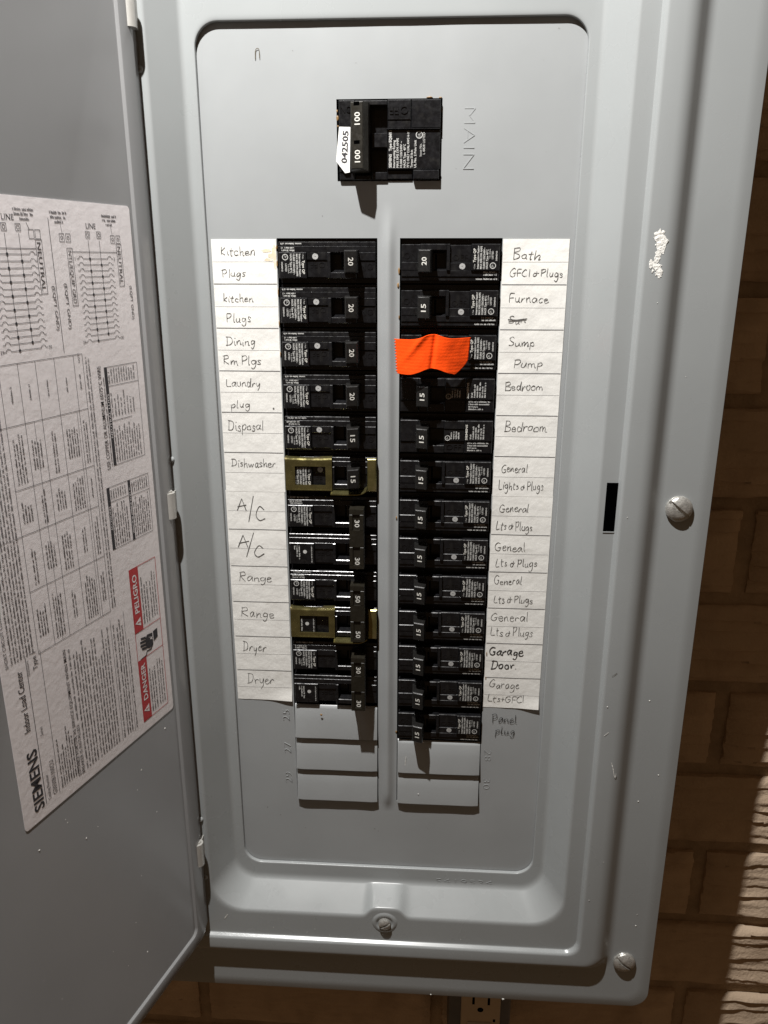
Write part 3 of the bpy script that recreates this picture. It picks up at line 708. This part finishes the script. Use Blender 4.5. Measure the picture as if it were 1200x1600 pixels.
def make_single(rating, kind, name_label, loc, ry, group):
    t = empty('circuit_breaker', name_label, 'breaker', loc, ry, group)
    h = MB(); add_face(h, 0, 'std' if kind == 'std' else 'afci'); h.build('housing', 'black', t, smooth=False)
    a = MB(); b = MB(); std_print(a, b, 0, 'a' if kind == 'std' else 'c'); a.build('fine_print', 'whiteprint', t); b.build('type_mark', 'whitenum', t)
    if kind == 'std': std_extras(t)
    else:
        e = MB(); raised_text(e, 'OFF', 28.6, -4.0, 3.4, 180, -1.3, .4, bold=-.02, width=9); e.build('off_mark', 'black', t)
    hd = handle_mesh().build('handle', 'handle', t)
    n_ = MB(); text(n_, rating, 43.0, -12.85, 2.75, -90, -14.5-.07, width=4.4, align='c', bold=.012)
    n_.map(lambda p: (p[0]-.6, -14.5-.09+2.0*max(0, (p[0]-.6-40.8))/5.7, p[2])); n_.build('rating_number', 'whitenum', hd)
    return t
protos = {}
def clone(src, label, loc, ry):
    r = src.copy(); COL.objects.link(r); r.location = [c*MM for c in loc]; r.rotation_euler = (0, ry, 0); r['label'] = label
    for ch in src.children:
        c = ch.copy(); COL.objects.link(c); c.parent = r
        for g in ch.children:
            d = g.copy(); COL.objects.link(d); d.parent = c
    return r
GRP = 'single-pole breakers in the panel'
def single(rating, kind, label, col, row):
    loc, ry = ((-XO+.4, 0, -25.4*row), 0) if col == 'L' else ((XO-.4, 0, -25.4*(row+1)), PI)
    k_ = (rating, kind)
    if k_ in protos: return clone(protos[k_], label, loc, ry)
    protos[k_] = make_single(rating, kind, label, loc, ry, GRP); return protos[k_]
# 180 degree turn about Y maps local (u, -w) to (-u, +w): the right column is the left one turned upside down
single('20', 'std', 'black breaker marked 20 beside the topmost Kitchen Plugs entry with the brown stain', 'L', 0)
single('20', 'std', 'black breaker marked 20 beside the second, unstained kitchen Plugs entry', 'L', 1)
single('20', 'std', 'black breaker marked 20 beside the Dining Rm Plgs entry', 'L', 2)
single('20', 'std', 'black breaker marked 20 beside the Laundry plug entry', 'L', 3)
single('15', 'std', 'black breaker marked 15 beside the Disposal entry', 'L', 4)
single('15', 'std', 'black breaker marked 15 inside a brass clip beside the Dishwasher entry', 'L', 5)
single('20', 'std', 'black breaker marked 20 beside the Bath GFCI & Plugs entry', 'R', 0)
single('15', 'std', 'black breaker marked 15 beside the Furnace entry', 'R', 1)
single('15', 'std', 'black breaker half hidden by orange tape beside the Sump Pump entry', 'R', 2)
single('15', 'afci', 'black breaker beside the Bedroom entry directly under the orange tape', 'R', 3)
single('15', 'afci', 'black breaker marked 15 beside the second Bedroom entry, above General Lights & Plugs', 'R', 4)
single('15', 'std', 'black breaker marked 15 beside the General Lights & Plugs entry', 'R', 5)
single('15', 'std', 'black breaker marked 15 beside the General Lts & Plugs entry just under the paper seam', 'R', 6)
single('15', 'std', 'black breaker marked 15 beside the misspelt Geneal Lts & Plugs entry', 'R', 7)
single('15', 'std', 'black breaker marked 15 beside the General entry just under the misspelt Geneal one', 'R', 8)
single('15', 'std', 'black breaker marked 15 beside the General entry just above Garage Door', 'R', 9)
single('15', 'std', 'black breaker marked 15 beside the Garage Door entry', 'R', 10)
single('15', 'std', 'black breaker marked 15 beside the Garage Lts + GFCI entry', 'R', 11)
single('15', 'std', 'black breaker marked 15 beside Panel plug, right above the blank filler plates', 'R', 12)

def tie_bar(amp, r):
    mb = MB(); h = 16.0; u0, u1 = 41.2, 50.2; z1, z0 = -6.0, -45.0
    # U-shaped bar: front face with two windows where the ratings show
    wz = [(-9.2, -19.4), (-30.5, -43.0)]; xa, xb = u0+2.2, u1-2.4
    zs = [z1, wz[0][0], wz[0][1], wz[1][0], wz[1][1], z0]
    for i, (a, b) in enumerate(zip(zs, zs[1:])):
        if i in (1, 3): mb.cbox(u0, xa, b, a, -h, -8, .3); mb.cbox(xb, u1, b, a, -h, -8, .3); mb.box(xa, xb, b, a, -h+1.0, -8)
        else: mb.box(u0+.02, u1-.02, b, a, -h+.05, -8)
    return mb
def double(amp, label, row):
    t = empty('double_breaker', label, 'breaker', (-XO+.4, 0, -25.4*row), 0, 'double-pole breakers in the panel')
    for dz, kd in ((0, 'a'), (25.4, 'b')):
        h = MB(); add_face(h, dz); h.build('housing', 'black', t)
        a = MB(); b = MB(); std_print(a, b, dz, kd); a.build('fine_print', 'whiteprint', t)
        if kd == 'a': b.build('type_mark', 'whitenum', t)
        std_extras(t, dz, False)
        hm = handle_mesh(12.0, 7.2, 19.0, 44.6); hm.map(lambda p: (p[0], p[1], p[2]-dz)); hm.build('handle', 'handle', t)
    tb = tie_bar(amp, 0).build('tie_bar', 'tie', t)
    n_ = MB()
    for zc in (-15.3, -40.2):
        text(n_, amp, 44.6, zc, 2.9, -90, -15.07, width=4.8, align='c', bold=.012); n_.rect2(45.0, 46.6, zc-5.2, zc-4.7, -15.07)
    n_.build('rating_number', 'whitenum', tb)
    return t
double('30', 'double-pole breaker marked 30 with a handle tie beside the two A/C entries', 6)
double('50', 'double-pole breaker marked 50 with a handle tie beside the two Range entries', 8)
double('30', 'double-pole breaker marked 30 beside the two Dryer entries, above the filler plates', 10)

# main breaker (local: u from 0 to 58, w down from 0 to 41.6; origin at the opening's top left)
mbk = empty('main_breaker', 'large black main breaker marked 100 above the two breaker columns', 'breaker', (-28.8, 0, 71.8))
h = MB(); B = lambda u0, u1, w0, w1, n, c=.35: h.cbox(u0, u1, -w1, -w0, -n, 8.0, c)
h.box(.4, 57.6, -41.0, -.4, 5.0, 30)
B(1.4, 10.0, .8, 37.0, 2.6); B(1.4, 9.8, 37.0, 41.0, 2.0); B(10.0, 28.0, .8, 3.2, 1.8); B(28.2, 41.0, .7, 11.0, 3.3, .5); B(28.2, 41.0, 11.0, 15.0, 2.8, .3); B(41.2, 57.2, .7, 15.0, 3.0, .5)
B(28.0, 57.2, 15.4, 35.2, 2.0, .3); B(27.6, 57.0, 15.0, 15.4, 3.1, .1); B(28.0, 57.0, 35.2, 35.6, 3.0, .1); B(42.4, 56.8, 36.0, 40.9, 3.4, .5); B(28.0, 42.0, 36.0, 40.6, 1.4, .3)
B(19.5, 28.0, 17.2, 24.6, 3.0, .4); B(19.5, 28.0, 37.0, 41.0, 1.8, .4); B(10.0, 19.5, 38.4, 41.0, 1.6)
h.build('housing', 'black', mbk)
mh = MB(); H_ = 14.5
a = [(8.6, 2, -37.6), (18.6, 2, -37.6), (18.6, 2, -2.6), (8.6, 2, -2.6)]; b_ = [(8.8, -H_+4.0, -37.2), (18.2, -H_+4.0, -37.2), (18.2, -H_+4.0, -3.0), (8.8, -H_+4.0, -3.0)]
c_ = [(8.9, -H_+2.2, -36.6), (15.8, -H_+.5, -36.6), (15.8, -H_+.5, -3.2), (8.9, -H_+2.2, -3.2)]; d_ = [(9.4, -H_+1.6, -36.1), (15.3, -H_, -36.1), (15.3, -H_, -3.7), (9.4, -H_+1.6, -3.7)]
f_ = [(12, 13, 14, 15)]
for k_ in range(3):
    for i in range(4): j = (i+1) % 4; f_.append((4*k_+i, 4*k_+j, 4*k_+4+j, 4*k_+4+i))
mh.add(a+b_+c_+d_, f_); mho = mh.build('handle', 'tie', mbk)
n_ = MB()
for w in (14.6, 33.2): text(n_, '100', 14.0, -w, 3.0, 90, -H_-.07, width=6.2, bold=.012)
n_.map(lambda p: (p[0], -H_-.09+1.6*max(0, (15.3-p[0]))/5.9, p[2])); n_.build('rating_number', 'whitenum', mho)
nn = MB()
for w in (3.2, 22.0): nn.add([(10.6, -H_-.05+1.27, -w-2.0), (13.8, -H_-.05+.4, -w-2.0), (13.8, -H_-.05+.4, -w-.2), (10.6, -H_-.05+1.27, -w-.2)], [(0, 1, 2, 3)])
nn.build('handle_notch', 'void', mho)
pr_ = MB()
for i, (t, wd) in enumerate((('SIEMENS   Type EQ8693', 19), ('Interrupting Rating', 14), ('MAX RMS SYM AMPS', 15), ('10,000 120/240V ~', 13.5), ('HACR Type  40\u00b0C', 12), ('75\u00b0C ONLY CU/AL AWG 4-1/0', 18.6), ('Torque 50 lb-in', 9), ('UL No. 2 Pole Unit', 14))):
    text(pr_, t, 30.4+i*1.95, -34.8, 1.2 if i else 1.45, 90, -2.08, width=wd, bold=.02 if i else .03)
pr_.ring2(45.6, -18.2, 1.5, 1.9, -2.08, 24); text(pr_, 'UL', 46.2, -19.4, 1.4, 90, -2.08, width=2.2); text(pr_, 'Issue No.', 47.0, -29.0, 1.2, 90, -2.08, width=6.5); text(pr_, 'L 8828 LISTED', 48.8, -28.0, 1.2, 90, -2.08, width=11)
pr_.build('fine_print', 'whiteprint', mbk)
e = MB(); raised_text(e, 'OFF', 39.4, -4.0, 4.2, 180, -3.2, .5, bold=-.02, width=10); e.build('off_mark', 'black', mbk); e = MB(); raised_text(e, 'ON', 8.4, -3.6, 3.6, 180, -2.5, .5, bold=-.02, width=6.0); e.build('on_mark', 'black', mbk)
stk = MB(); q = [(-.4, -31.4), (1.6, -14.0), (7.8, -14.2), (7.2, -37.2), (4.6, -37.6)]
stk.add([(p[0], y, p[1]) for y in (-3.2, -3.45) for p in q], [(9, 8, 7, 6, 5)[::-1] if False else (5, 9, 8, 7, 6)]+[(i, 5+i, 5+(i+1) % 5, (i+1) % 5) for i in range(5)])
so = stk.build('inspection_sticker', 'paper', mbk); so['label'] = 'white sticker reading 042505'
sn = MB(); text(sn, '042505', 5.6, -32.6, 3.1, 86, -3.53, width=16.5, bold=.03); sn.build('sticker_number', 'blackprint', mbk)

# ------------------------------------------------------------------ brass retaining clips
def clip(row, label):
    t = empty('retaining_clip', label, 'clip', (-XO+.4, 0, -25.4*row), 0, 'brass clips on the left breakers')
    f = MB(); u0, u1, w0, w1 = .2, 29.6, 1.6, 22.8; a0, a1, b0, b1 = 6.4, 25.6, 7.4, 19.4; y = -4.6
    def bend(mb): mb.map(lambda p: (p[0], p[1]+.35*math.cos((p[0]-15)*.12), p[2]-(.5*(1-((p[0]-15)/15)**2) if p[2] > -3.2 else 0)))
    n = 10
    for (x0, x1, z1, z0) in ((u0, u1, w0+1.3, b0), (u0, u1, b1, w1), (u0, a0, b0, b1), (a1, u1, b0, b1)):
        for i in range(n):
            xa, xb = x0+(x1-x0)*i/n, x0+(x1-x0)*(i+1)/n
            f.box(xa, xb, -z0, -z1, y, y+.7)
    for i in range(n*2):   # rolled top edge
        xa, xb = u0+(u1-u0)*i/(2*n), u0+(u1-u0)*(i+1)/(2*n)
        f.add([(xa, y, -w0-1.3), (xb, y, -w0-1.3), (xb, y+.5, -w0-.45), (xa, y+.5, -w0-.45), (xb, y+1.6, -w0), (xa, y+1.6, -w0), (xb, y+5, -w0), (xa, y+5, -w0)], [(0,1,2,3),(3,2,4,5),(5,4,6,7)])
    f.box(u0, u1, -w1-.05, -w1+.6, y+.05, 2.0)
    bend(f); f.build('window_frame', 'brass', t, smooth=True, angle=25)
    s = MB(); n = 12   # shelf under the handle, curling up at the inner end
    top = []; 
    for i in range(n+1):
        x = 29.0+(51.4-29.0)*i/n; z = -22.6+(2.6*max(0, (i/n-.72)/.28)**2)
        top.append((x, z))
    for (xa, za), (xb, zb_) in zip(top, top[1:]):
        v = [(xa,-9.0,za-1.2),(xb,-9.0,zb_-1.2),(xb,1.0,zb_),(xa,1.0,za),(xa,-9.0,za-1.8),(xb,-9.0,zb_-1.8),(xb,1.0,zb_-.6),(xa,1.0,za-.6)]
        s.add(v, [(0,1,2,3),(4,5,1,0),(7,6,5,4),(1,5,6,2),(4,0,3,7)])
    s.build('shelf', 'brass', t, smooth=True, angle=35)
    g = MB(); g.cbox(51.6, 57.3, -23.2, -2.2, -4.2, 3.0, .5); g.build('end_plate', 'brass', t)
    return t
clip(5, 'brass clip framing the Dishwasher breaker')
clip(9, 'brass clip framing the lower half of the Range breaker')

# ------------------------------------------------------------------ orange cloth tape folded over the sump pump breaker
tp = MB(); nx, nz = 60, 72
A, Bq, Cq, Dq = (4.2, -55.7), (48.3, -54.8), (46.5, -74.9), (5.5, -75.4)
tid = {}
for j in range(nz+1):
    for i in range(nx+1):
        u, v = i/nx, j/nz
        topx, topz = A[0]+(Bq[0]-A[0])*u, A[1]+(Bq[1]-A[1])*u+3.0*math.exp(-((u-.5)/.16)**2)
        bx, bz = Dq[0]+(Cq[0]-Dq[0])*u, Dq[1]+(Cq[1]-Dq[1])*u+3.0*math.exp(-((u-.5)/.2)**2)-.5*math.sin(u*9)
        x, z = topx+(bx-topx)*v, topz+(bz-topz)*v
        if i == 0: x += .8*((j//3 % 2)-.5)
        if u > .8: x -= 6.5*(u-.8)/.2*max(0, (v-.62)/.38)**1.5 if u > .8 else 0
        # stands off over the handle, drops towards both ends
        ridge = 12.0*math.exp(-abs((x-24.5)/19.0)**3.2)+6.5
        y = -ridge-.35*noise.noise((x*.11, z*.10, 2))-.15*noise.noise((x*.3, z*.2, 7))
        y += 1.5*math.exp(-((x-26.6-.12*(z+64))/1.1)**2)          # hard crease beside the handle
        y -= 1.0*math.exp(-((x-16-.8*(z+60))/2.2)**2)*(1-v)
        y -= .022*math.sin(z*3.3)
        tid[i, j] = len(tp.v); tp.v.append((x, y, z))
for j in range(nz):
    for i in range(nx): tp.f.append((tid[i, j+1], tid[i+1, j+1], tid[i+1, j], tid[i, j]))
tape = tp.build('orange_tape', 'orange', smooth=True); tag(tape, 'crumpled piece of bright orange cloth tape stuck across the Sump Pump breaker', 'tape')
sm = tape.modifiers.new('s', 'SOLIDIFY'); sm.thickness = .0003

# ------------------------------------------------------------------ handwritten directory strips
ENT = [('L',0,'Kitchen',-98.4,-77.6,-9.4,5.0),('L',0,'Plugs',-98.0,-83.9,-21.3,4.3),('L',1,'kitchen',-98.1,-80.0,-35.5,4.4),('L',1,'Plugs',-96.9,-81.8,-47.5,5.2),('L',2,'Dining',-97.7,-79.9,-60.8,4.9),('L',2,'Rm Plgs',-100.3,-76.7,-72.3,5.4),('L',3,'Laundry',-99.1,-78.1,-85.7,5.1),('L',3,'plug',-97.1,-85.1,-98.5,4.8),('L',4,'Disposal',-99.5,-77.4,-112.6,6.4),('L',5,'Dishwasher.',-98.9,-69.5,-136.3,5.4),
('L',8,'Range',-98.2,-76.4,-213.7,6.4),('L',9,'Range',-98.3,-75.7,-239.6,6.5),('L',10,'Dryer',-98.3,-82.5,-264.8,6.7),('L',11,'Dryer',-96.5,-78.2,-289.1,7.4),
('R',0,'Bath',71.0,86.6,-11.5,5.6),('R',0,'GFCI & Plugs',69.6,100.0,-20.9,4.2),('R',1,'Furnace',69.6,92.7,-35.2,5.0),('R',1,'Sun',70.3,80.1,-47.2,4.4),('R',2,'Sump',70.7,86.4,-60.0,4.8),('R',2,'Pump',74.3,91.6,-72.7,5.3),('R',3,'Bedroom',70.1,92.5,-86.5,5.7),('R',4,'Bedroom',70.6,96.4,-111.0,6.3),('R',5,'General',70.0,86.1,-136.8,5.3),('R',5,'Lights & Plugs',68.9,96.5,-147.9,5.4),('R',6,'General',69.9,88.3,-162.5,5.5),('R',6,'Lts & Plugs',68.5,91.3,-174.4,5.5),('R',7,'Geneal',68.2,87.3,-188.6,5.6),('R',7,'Lts & Plugs',69.1,95.5,-199.1,5.7),('R',8,'General',68.8,86.6,-211.5,5.3),('R',8,'Lts & Plugs',68.9,94.1,-224.6,5.9),('R',9,'General',67.4,91.9,-237.6,6.0),('R',9,'Lts & Plugs',68.2,95.6,-248.2,6.0),('R',10,'Garage',67.5,90.1,-262.4,6.1),('R',10,'Door.',69.2,86.4,-272.5,5.7),('R',11,'Garage',68.7,88.6,-287.0,5.8),('R',11,'Lts+GFCI',68.1,92.6,-297.6,4.9)]
def paper_y(x, z): return dent(x, z)*.6-.30-.16*noise.noise((x*.05, z*.05, 3))-.10*noise.noise((x*.14, z*.14, 9))
def strip(side, r0, r1, label):
    x0, x1 = (-103.3, -65.3) if side == 'L' else (65.2, 102.6)
    zt, zb = -25.4*r0-(.5 if r0 == 0 else -.6), -25.4*r1+(-.1 if r1 == 6 else 2.6)
    extra = .06 if r0 == 0 else 0
    t = empty('paper_strip', label, 'paper label', ((x0+x1)/2, -.3, zb), 0, 'handwritten paper strips beside the breakers')
    base = Vector(((x0+x1)/2, -.3, zb))
    def fin(o): o.location = -base*MM; return o
    def Y(x, z):
        y = paper_y(x, z)-extra
        if r1 == 12:                      # loose lower corners
            ed = abs((x-x0) if side == 'R' else (x1-x)); dz = z-zb
            inn = (x1-x) if side == 'L' else (x1-x)
            y -= 1.5*math.exp(-(max(dz, 0)/5.0)**2)*math.exp(-(inn/11.0)**2)
        return y
    mb = MB(); nx, nz = 16, int((zt-zb)/3.0); id_ = {}
    for j in range(nz+1):
        for i in range(nx+1):
            x = x0+(x1-x0)*i/nx; z = zb+(zt-zb)*j/nz
            if r0 == 6: x += -.5 if side == 'L' else .2
            if r1 == 12: x -= (.5 if side == 'R' else .0)*(1-j/nz)
            id_[i, j] = len(mb.v); mb.v.append((x, Y(x, z), z))
    for j in range(nz):
        for i in range(nx): mb.f.append((id_[i, j], id_[i+1, j], id_[i+1, j+1], id_[i, j+1]))
    o = fin(mb.build('paper', 'paper', t, smooth=True)); sd = o.modifiers.new('s', 'SOLIDIFY'); sd.thickness = .00015; sd.offset = -1; sp_ = o.modifiers.new('e', 'EDGE_SPLIT'); sp_.split_angle = math.radians(40)
    def drape(m_, d=.14): m_.map(lambda p: (p[0], Y(p[0], p[2])-d, p[2])); return m_
    for k_ in range(r0, r1):
        n = 12; rl, rf = MB(), MB()
        for j in range(n):
            xa, xb = x0+.3+(x1-x0-.6)*j/n, x0+.3+(x1-x0-.6)*(j+1)/n
            if k_ > r0: rl.rect2(xa, xb, -25.4*k_-.2, -25.4*k_+.2, 0)
            zz = -25.4*k_-12.9; rf.rect2(xa, xb, zz-.1, zz+.1, 0)
        if k_ > r0: fin(drape(rl).build('ruled_line', 'rule', t))
        fin(drape(rf, .12).build('faint_ruled_line', 'rulefaint', t))
    for k_ in range(r0, r1):
        hw = MB(); words = [e_ for e_ in ENT if e_[0] == side and e_[1] == k_]
        for e_ in words: handwrite(hw, e_[2], e_[3], e_[4], e_[5], e_[6], 0, w=.78 if e_[2] in ('Garage', 'Door.') and k_ == 10 else .37)
        if side == 'R' and k_ == 1: hw.ribbon([(69.8, -45.0), (75, -45.3), (81, -44.4)], .5, 0); hw.ribbon([(70.2, -46.0), (75, -45.8), (80.6, -45.2)], .45, 0)
        if side == 'L' and k_ == 3: hw.disc2(-70.6, -99.0, .55, 0, 10)
        if side == 'L' and k_ in (6, 7):
            if k_ == 6: seq = [[(-96.8,-165.1),(-93.6,-157.2),(-91.0,-165.2)],[(-96.6,-162.6),(-90.8,-161.4)],[(-86.0,-155.3),(-89.8,-172.8)],[(-79.4,-164.4),(-82.4,-162.2),(-84.8,-168),(-82.6,-171.6),(-79.0,-170.2)]]
            else: seq = [[(-97.6,-190.2),(-94.0,-181.8),(-91.2,-190)],[(-97.0,-187.4),(-90.2,-185.8)],[(-87.0,-180.0),(-92.4,-196.8)],[(-81.2,-190.6),(-84,-188.8),(-87,-193.6),(-84.8,-196.6),(-80.6,-194.2)]]
            for s_ in seq: hw.ribbon(smooth_path(s_) if len(s_) > 3 else sum([[tuple(np.array(a)+(np.array(b)-np.array(a))*q_) for q_ in np.linspace(0, 1, 6)] for a, b in zip(s_, s_[1:])], []), .55, 0)
        if hw.v:
            o = fin(drape(hw, .2).build('handwriting', 'ink' if (side == 'R' and k_ == 10) else 'pencil', t))
    if side == 'L' and r0 == 0:
        stn = MB()
        for (cx, cz, rx, rz, sd_) in ((-66.6, -8.5, 1.4, 5.2, 1), (-71.0, -6.8, 3.2, .8, 2), (-70.2, -12.0, 2.2, .9, 3), (-68.3, -9.8, 1.5, 1.8, 4), (-66.0, -14.0, .8, 3.0, 5)):
            p = []
            for i in range(28):
                a = 2*PI*i/28; rr = 1+.55*noise.noise((math.cos(a)*1.4, math.sin(a)*1.4, sd_*3.1)); p.append((min(cx+rx*rr*math.cos(a), -65.4), cz+rz*rr*math.sin(a)))
            stn.quad2(p, 0)
        fin(drape(stn, .1).build('glue_stain', 'stain', t))
    return t
strip('L', 0, 6, 'handwritten paper strip running from Kitchen Plugs down to Dishwasher')
strip('L', 6, 12, 'handwritten paper strip with A/C, Range and Dryer entries')
strip('R', 0, 6, 'handwritten paper strip running from Bath GFCI down to General Lights & Plugs')
strip('R', 6, 12, 'handwritten paper strip with Lts & Plugs and Garage entries')
hw = MB(); handwrite(hw, 'Panel', 71.3, 88.5, -313.6, 6.0, -.6, .42); handwrite(hw, 'plug', 73.9, 87.8, -322.5, 5.5, -.6, .42)
o = child(hw.build('handwriting', 'ink', panel)); o['label'] = 'Panel plug pencilled on the grey metal'

# ------------------------------------------------------------------ wear on the panel: plaster smear, glue beads, specks, scratches
pls = MB(); random.seed(3)
for i in range(60):
    t = i/59; x = 148-4.0*math.sin(t*2.4)-2.5*(t < .15)+2.2*t; z = 2.0-23*t; r = 1.7*(1-.4*t)*random.choice((.4, .6, 1.0, 1.3))*random.uniform(.7, 1.2); n = 7
    cx, cz = x+random.gauss(0, 1.1), z+random.uniform(-1.2, 1.2); hh = random.uniform(.04, .22); ring = []
    for k_ in range(n):
        a = 2*PI*k_/n+random.random()*.5; rr = r*random.uniform(.5, 1.7); ring.append((cx+rr*.8*math.cos(a), -25.68, cz+rr*1.1*math.sin(a)))
    pls.add(ring+[(cx, -25.65-hh, cz)], [(k_, (k_+1) % n, n) for k_ in range(n)])
child(pls.build('plaster_smear', 'plaster', panel, smooth=False))
def beads(name, m_, spots):
    mb = MB()
    for (x, y, z, r, st_) in spots:
        n = 9; r = r*.62
        for a in range(4):
            t = PI/2*a/3.01
            for i in range(n):
                rr = r*math.cos(t)*(1+.3*noise.noise((i*1.3, x, z))); mb.v.append((x+rr*math.cos(2*PI*i/n), y-r*.5*math.sin(t), z+st_*rr*math.sin(2*PI*i/n)))
        o_ = len(mb.v)-4*n
        for a in range(3):
            for i in range(n): mb.f.append((o_+a*n+i, o_+a*n+(i+1) % n, o_+(a+1)*n+(i+1) % n, o_+(a+1)*n+i))
        mb.f.append(tuple(o_+3*n+i for i in range(n)))
    child(mb.build(name, m_, panel, smooth=True))
beads('glue_bead', 'glue', [(-64.9, -.6, -5, .7, 3), (-65.0, -.6, -14, .6, 5), (-65.0, -.6, -30, .5, 7), (-65.1, -.6, -48, .5, 6), (-65.1, -.5, -66, .5, 5), (6.0, -.3, -18, .8, 4), (5.6, -.3, -26, .9, 3), (6.2, -.3, -44, .5, 4), (5.4, -.5, -168, .7, 2.4), (6.0, -.3, -324, 1.0, 1.6),
    (-28.4, -.4, 62.5, 1.1, 2.2), (-28.6, -.4, 66, .6, 2), (-28.2, -.3, 58.5, .8, 1.2), (22, -.3, 72.4, 3.0, .25), (28, -.3, 72.2, 1.4, .5), (29.0, -.3, 66, .4, 5), (66.0, -.5, -262, .5, 5), (66.1, -.5, -280, .5, 4), (-45.6, -3.0, -311, 1.3, 1.1)])
random.seed(11)
sp = [(random.uniform(-95, 95), -.15, random.uniform(-425, -390), random.uniform(.25, .6), 1) for _ in range(9)]+[(random.uniform(-90, 90), -.15, random.uniform(5, 105), random.uniform(.2, .45), 1) for _ in range(10)]+[(random.uniform(141, 152), -25.75, random.uniform(-470, 90), random.uniform(.25, .6), 1) for _ in range(5)]+[(random.uniform(166, 185), -18.7, random.uniform(-525, 90), random.uniform(.3, .8), 1) for _ in range(6)]+[(random.uniform(-100, 100), -22.1, random.uniform(-483, -474), .4, 1) for _ in range(5)]+[(25, -2.9, -330, .7, 1), (27, -2.6, -336, .5, 1), (22, -3.0, -372, .6, 1), (34, -17.6, -538.2, 1.0, .7), (88, -17.4, -538.9, 1.6, .7)]
beads('paint_speck', 'plaster', sp[-21:]); beads('dark_speck', 'speck', [(s_[0], s_[1], s_[2], s_[3]*.8, 1) for s_ in sp[:-21]])
random.seed(21); ds = MB()
for _ in range(16):
    cx, cz, r = -random.uniform(20, 150), random.uniform(-470, -300), random.choice((.25, .3, .4, .6)); n = 7
    ring = [(cx+r*random.uniform(.6, 1.3)*math.cos(2*PI*i/n), -.02, cz+r*random.uniform(.6, 1.4)*math.sin(2*PI*i/n)) for i in range(n)]
    ds.add(ring+[(cx, -.02-r*.4, cz)], [(i, (i+1) % n, n) for i in range(n)])
ds.map(dmap); ds.build('paint_speck', 'plaster', door)
sc = MB()
def scr(p, y, w=.35):
    sc.ribbon(smooth_path(p), w, y)
scr([(-72.8, 92), (-72.4, 96.5), (-70.6, 96.8), (-70.4, 92.4)], -.45, .45); scr([(143, -262), (146, -259.5)], -25.8); child(sc.build('dark_scratch', 'speck', panel))
sc = MB(); scr([(148, -325), (149.5, -330), (151, -336), (151.6, -333)], -25.8, .4); scr([(141.5, -305), (144.2, -302.4)], -25.8, .4); scr([(13.0, -342), (12.2, -352)], -2.7, .35); scr([(-118, -472), (-116.5, -469.5), (-115.4, -468)], -22.2, .7); child(sc.build('pale_scratch', 'plaster', panel))

# ------------------------------------------------------------------ outlet below the panel
out = empty('power_outlet', 'ivory outlet in a grey steel box on the bricks under the panel', 'outlet', (76, WALL_Y-2, -660))
ob = Vector((76, WALL_Y-2, -660))
def oc(o): o.location = -ob*MM; return o
b1 = MB(); b1.cbox(50, 101, -660, -560, 31.5, WALL_Y+4, 1.5); oc(b1.build('box', 'boxsteel', out))
b2 = MB(); b2.cbox(60, 92.4, -645, -575, 29.6, 32, .8); oc(b2.build('receptacle', 'ivory', out))
for zc in (-596, -632):
    for x in (69.0, 81.6):
        b3 = MB(); b3.box(x, x+2.0, zc-3.5, zc+4, 29.52, 29.7); oc(b3.build('contact_slot', 'void', out))
    b3 = MB(); b3.cyl((75.9, 29.52, zc-9), (0, 1, 0), 2.5, .2, 16); oc(b3.build('ground_hole', 'void', out))
b3 = MB(); b3.box(86.6, 88.6, -617.5, -614.5, 29.5, 29.7); oc(b3.build('indicator_hole', 'void', out))
b4 = MB(); b4.cbox(65.6, 85.6, -624, -618.0, 27.6, 30, 1.2); oc(b4.build('test_button', 'whiteplastic', out))

# print too fine to pick apart and scattered specks: joined parts
for o in bpy.data.objects:
    if o.parent and o.name.split('.')[0] in ('fine_print', 'bold_print', 'white_print', 'danger_print', 'paint_speck', 'dark_speck', 'glue_bead', 'pale_scratch', 'dark_scratch', 'plaster_smear', 'glue_stain'): o['kind'] = 'stuff'
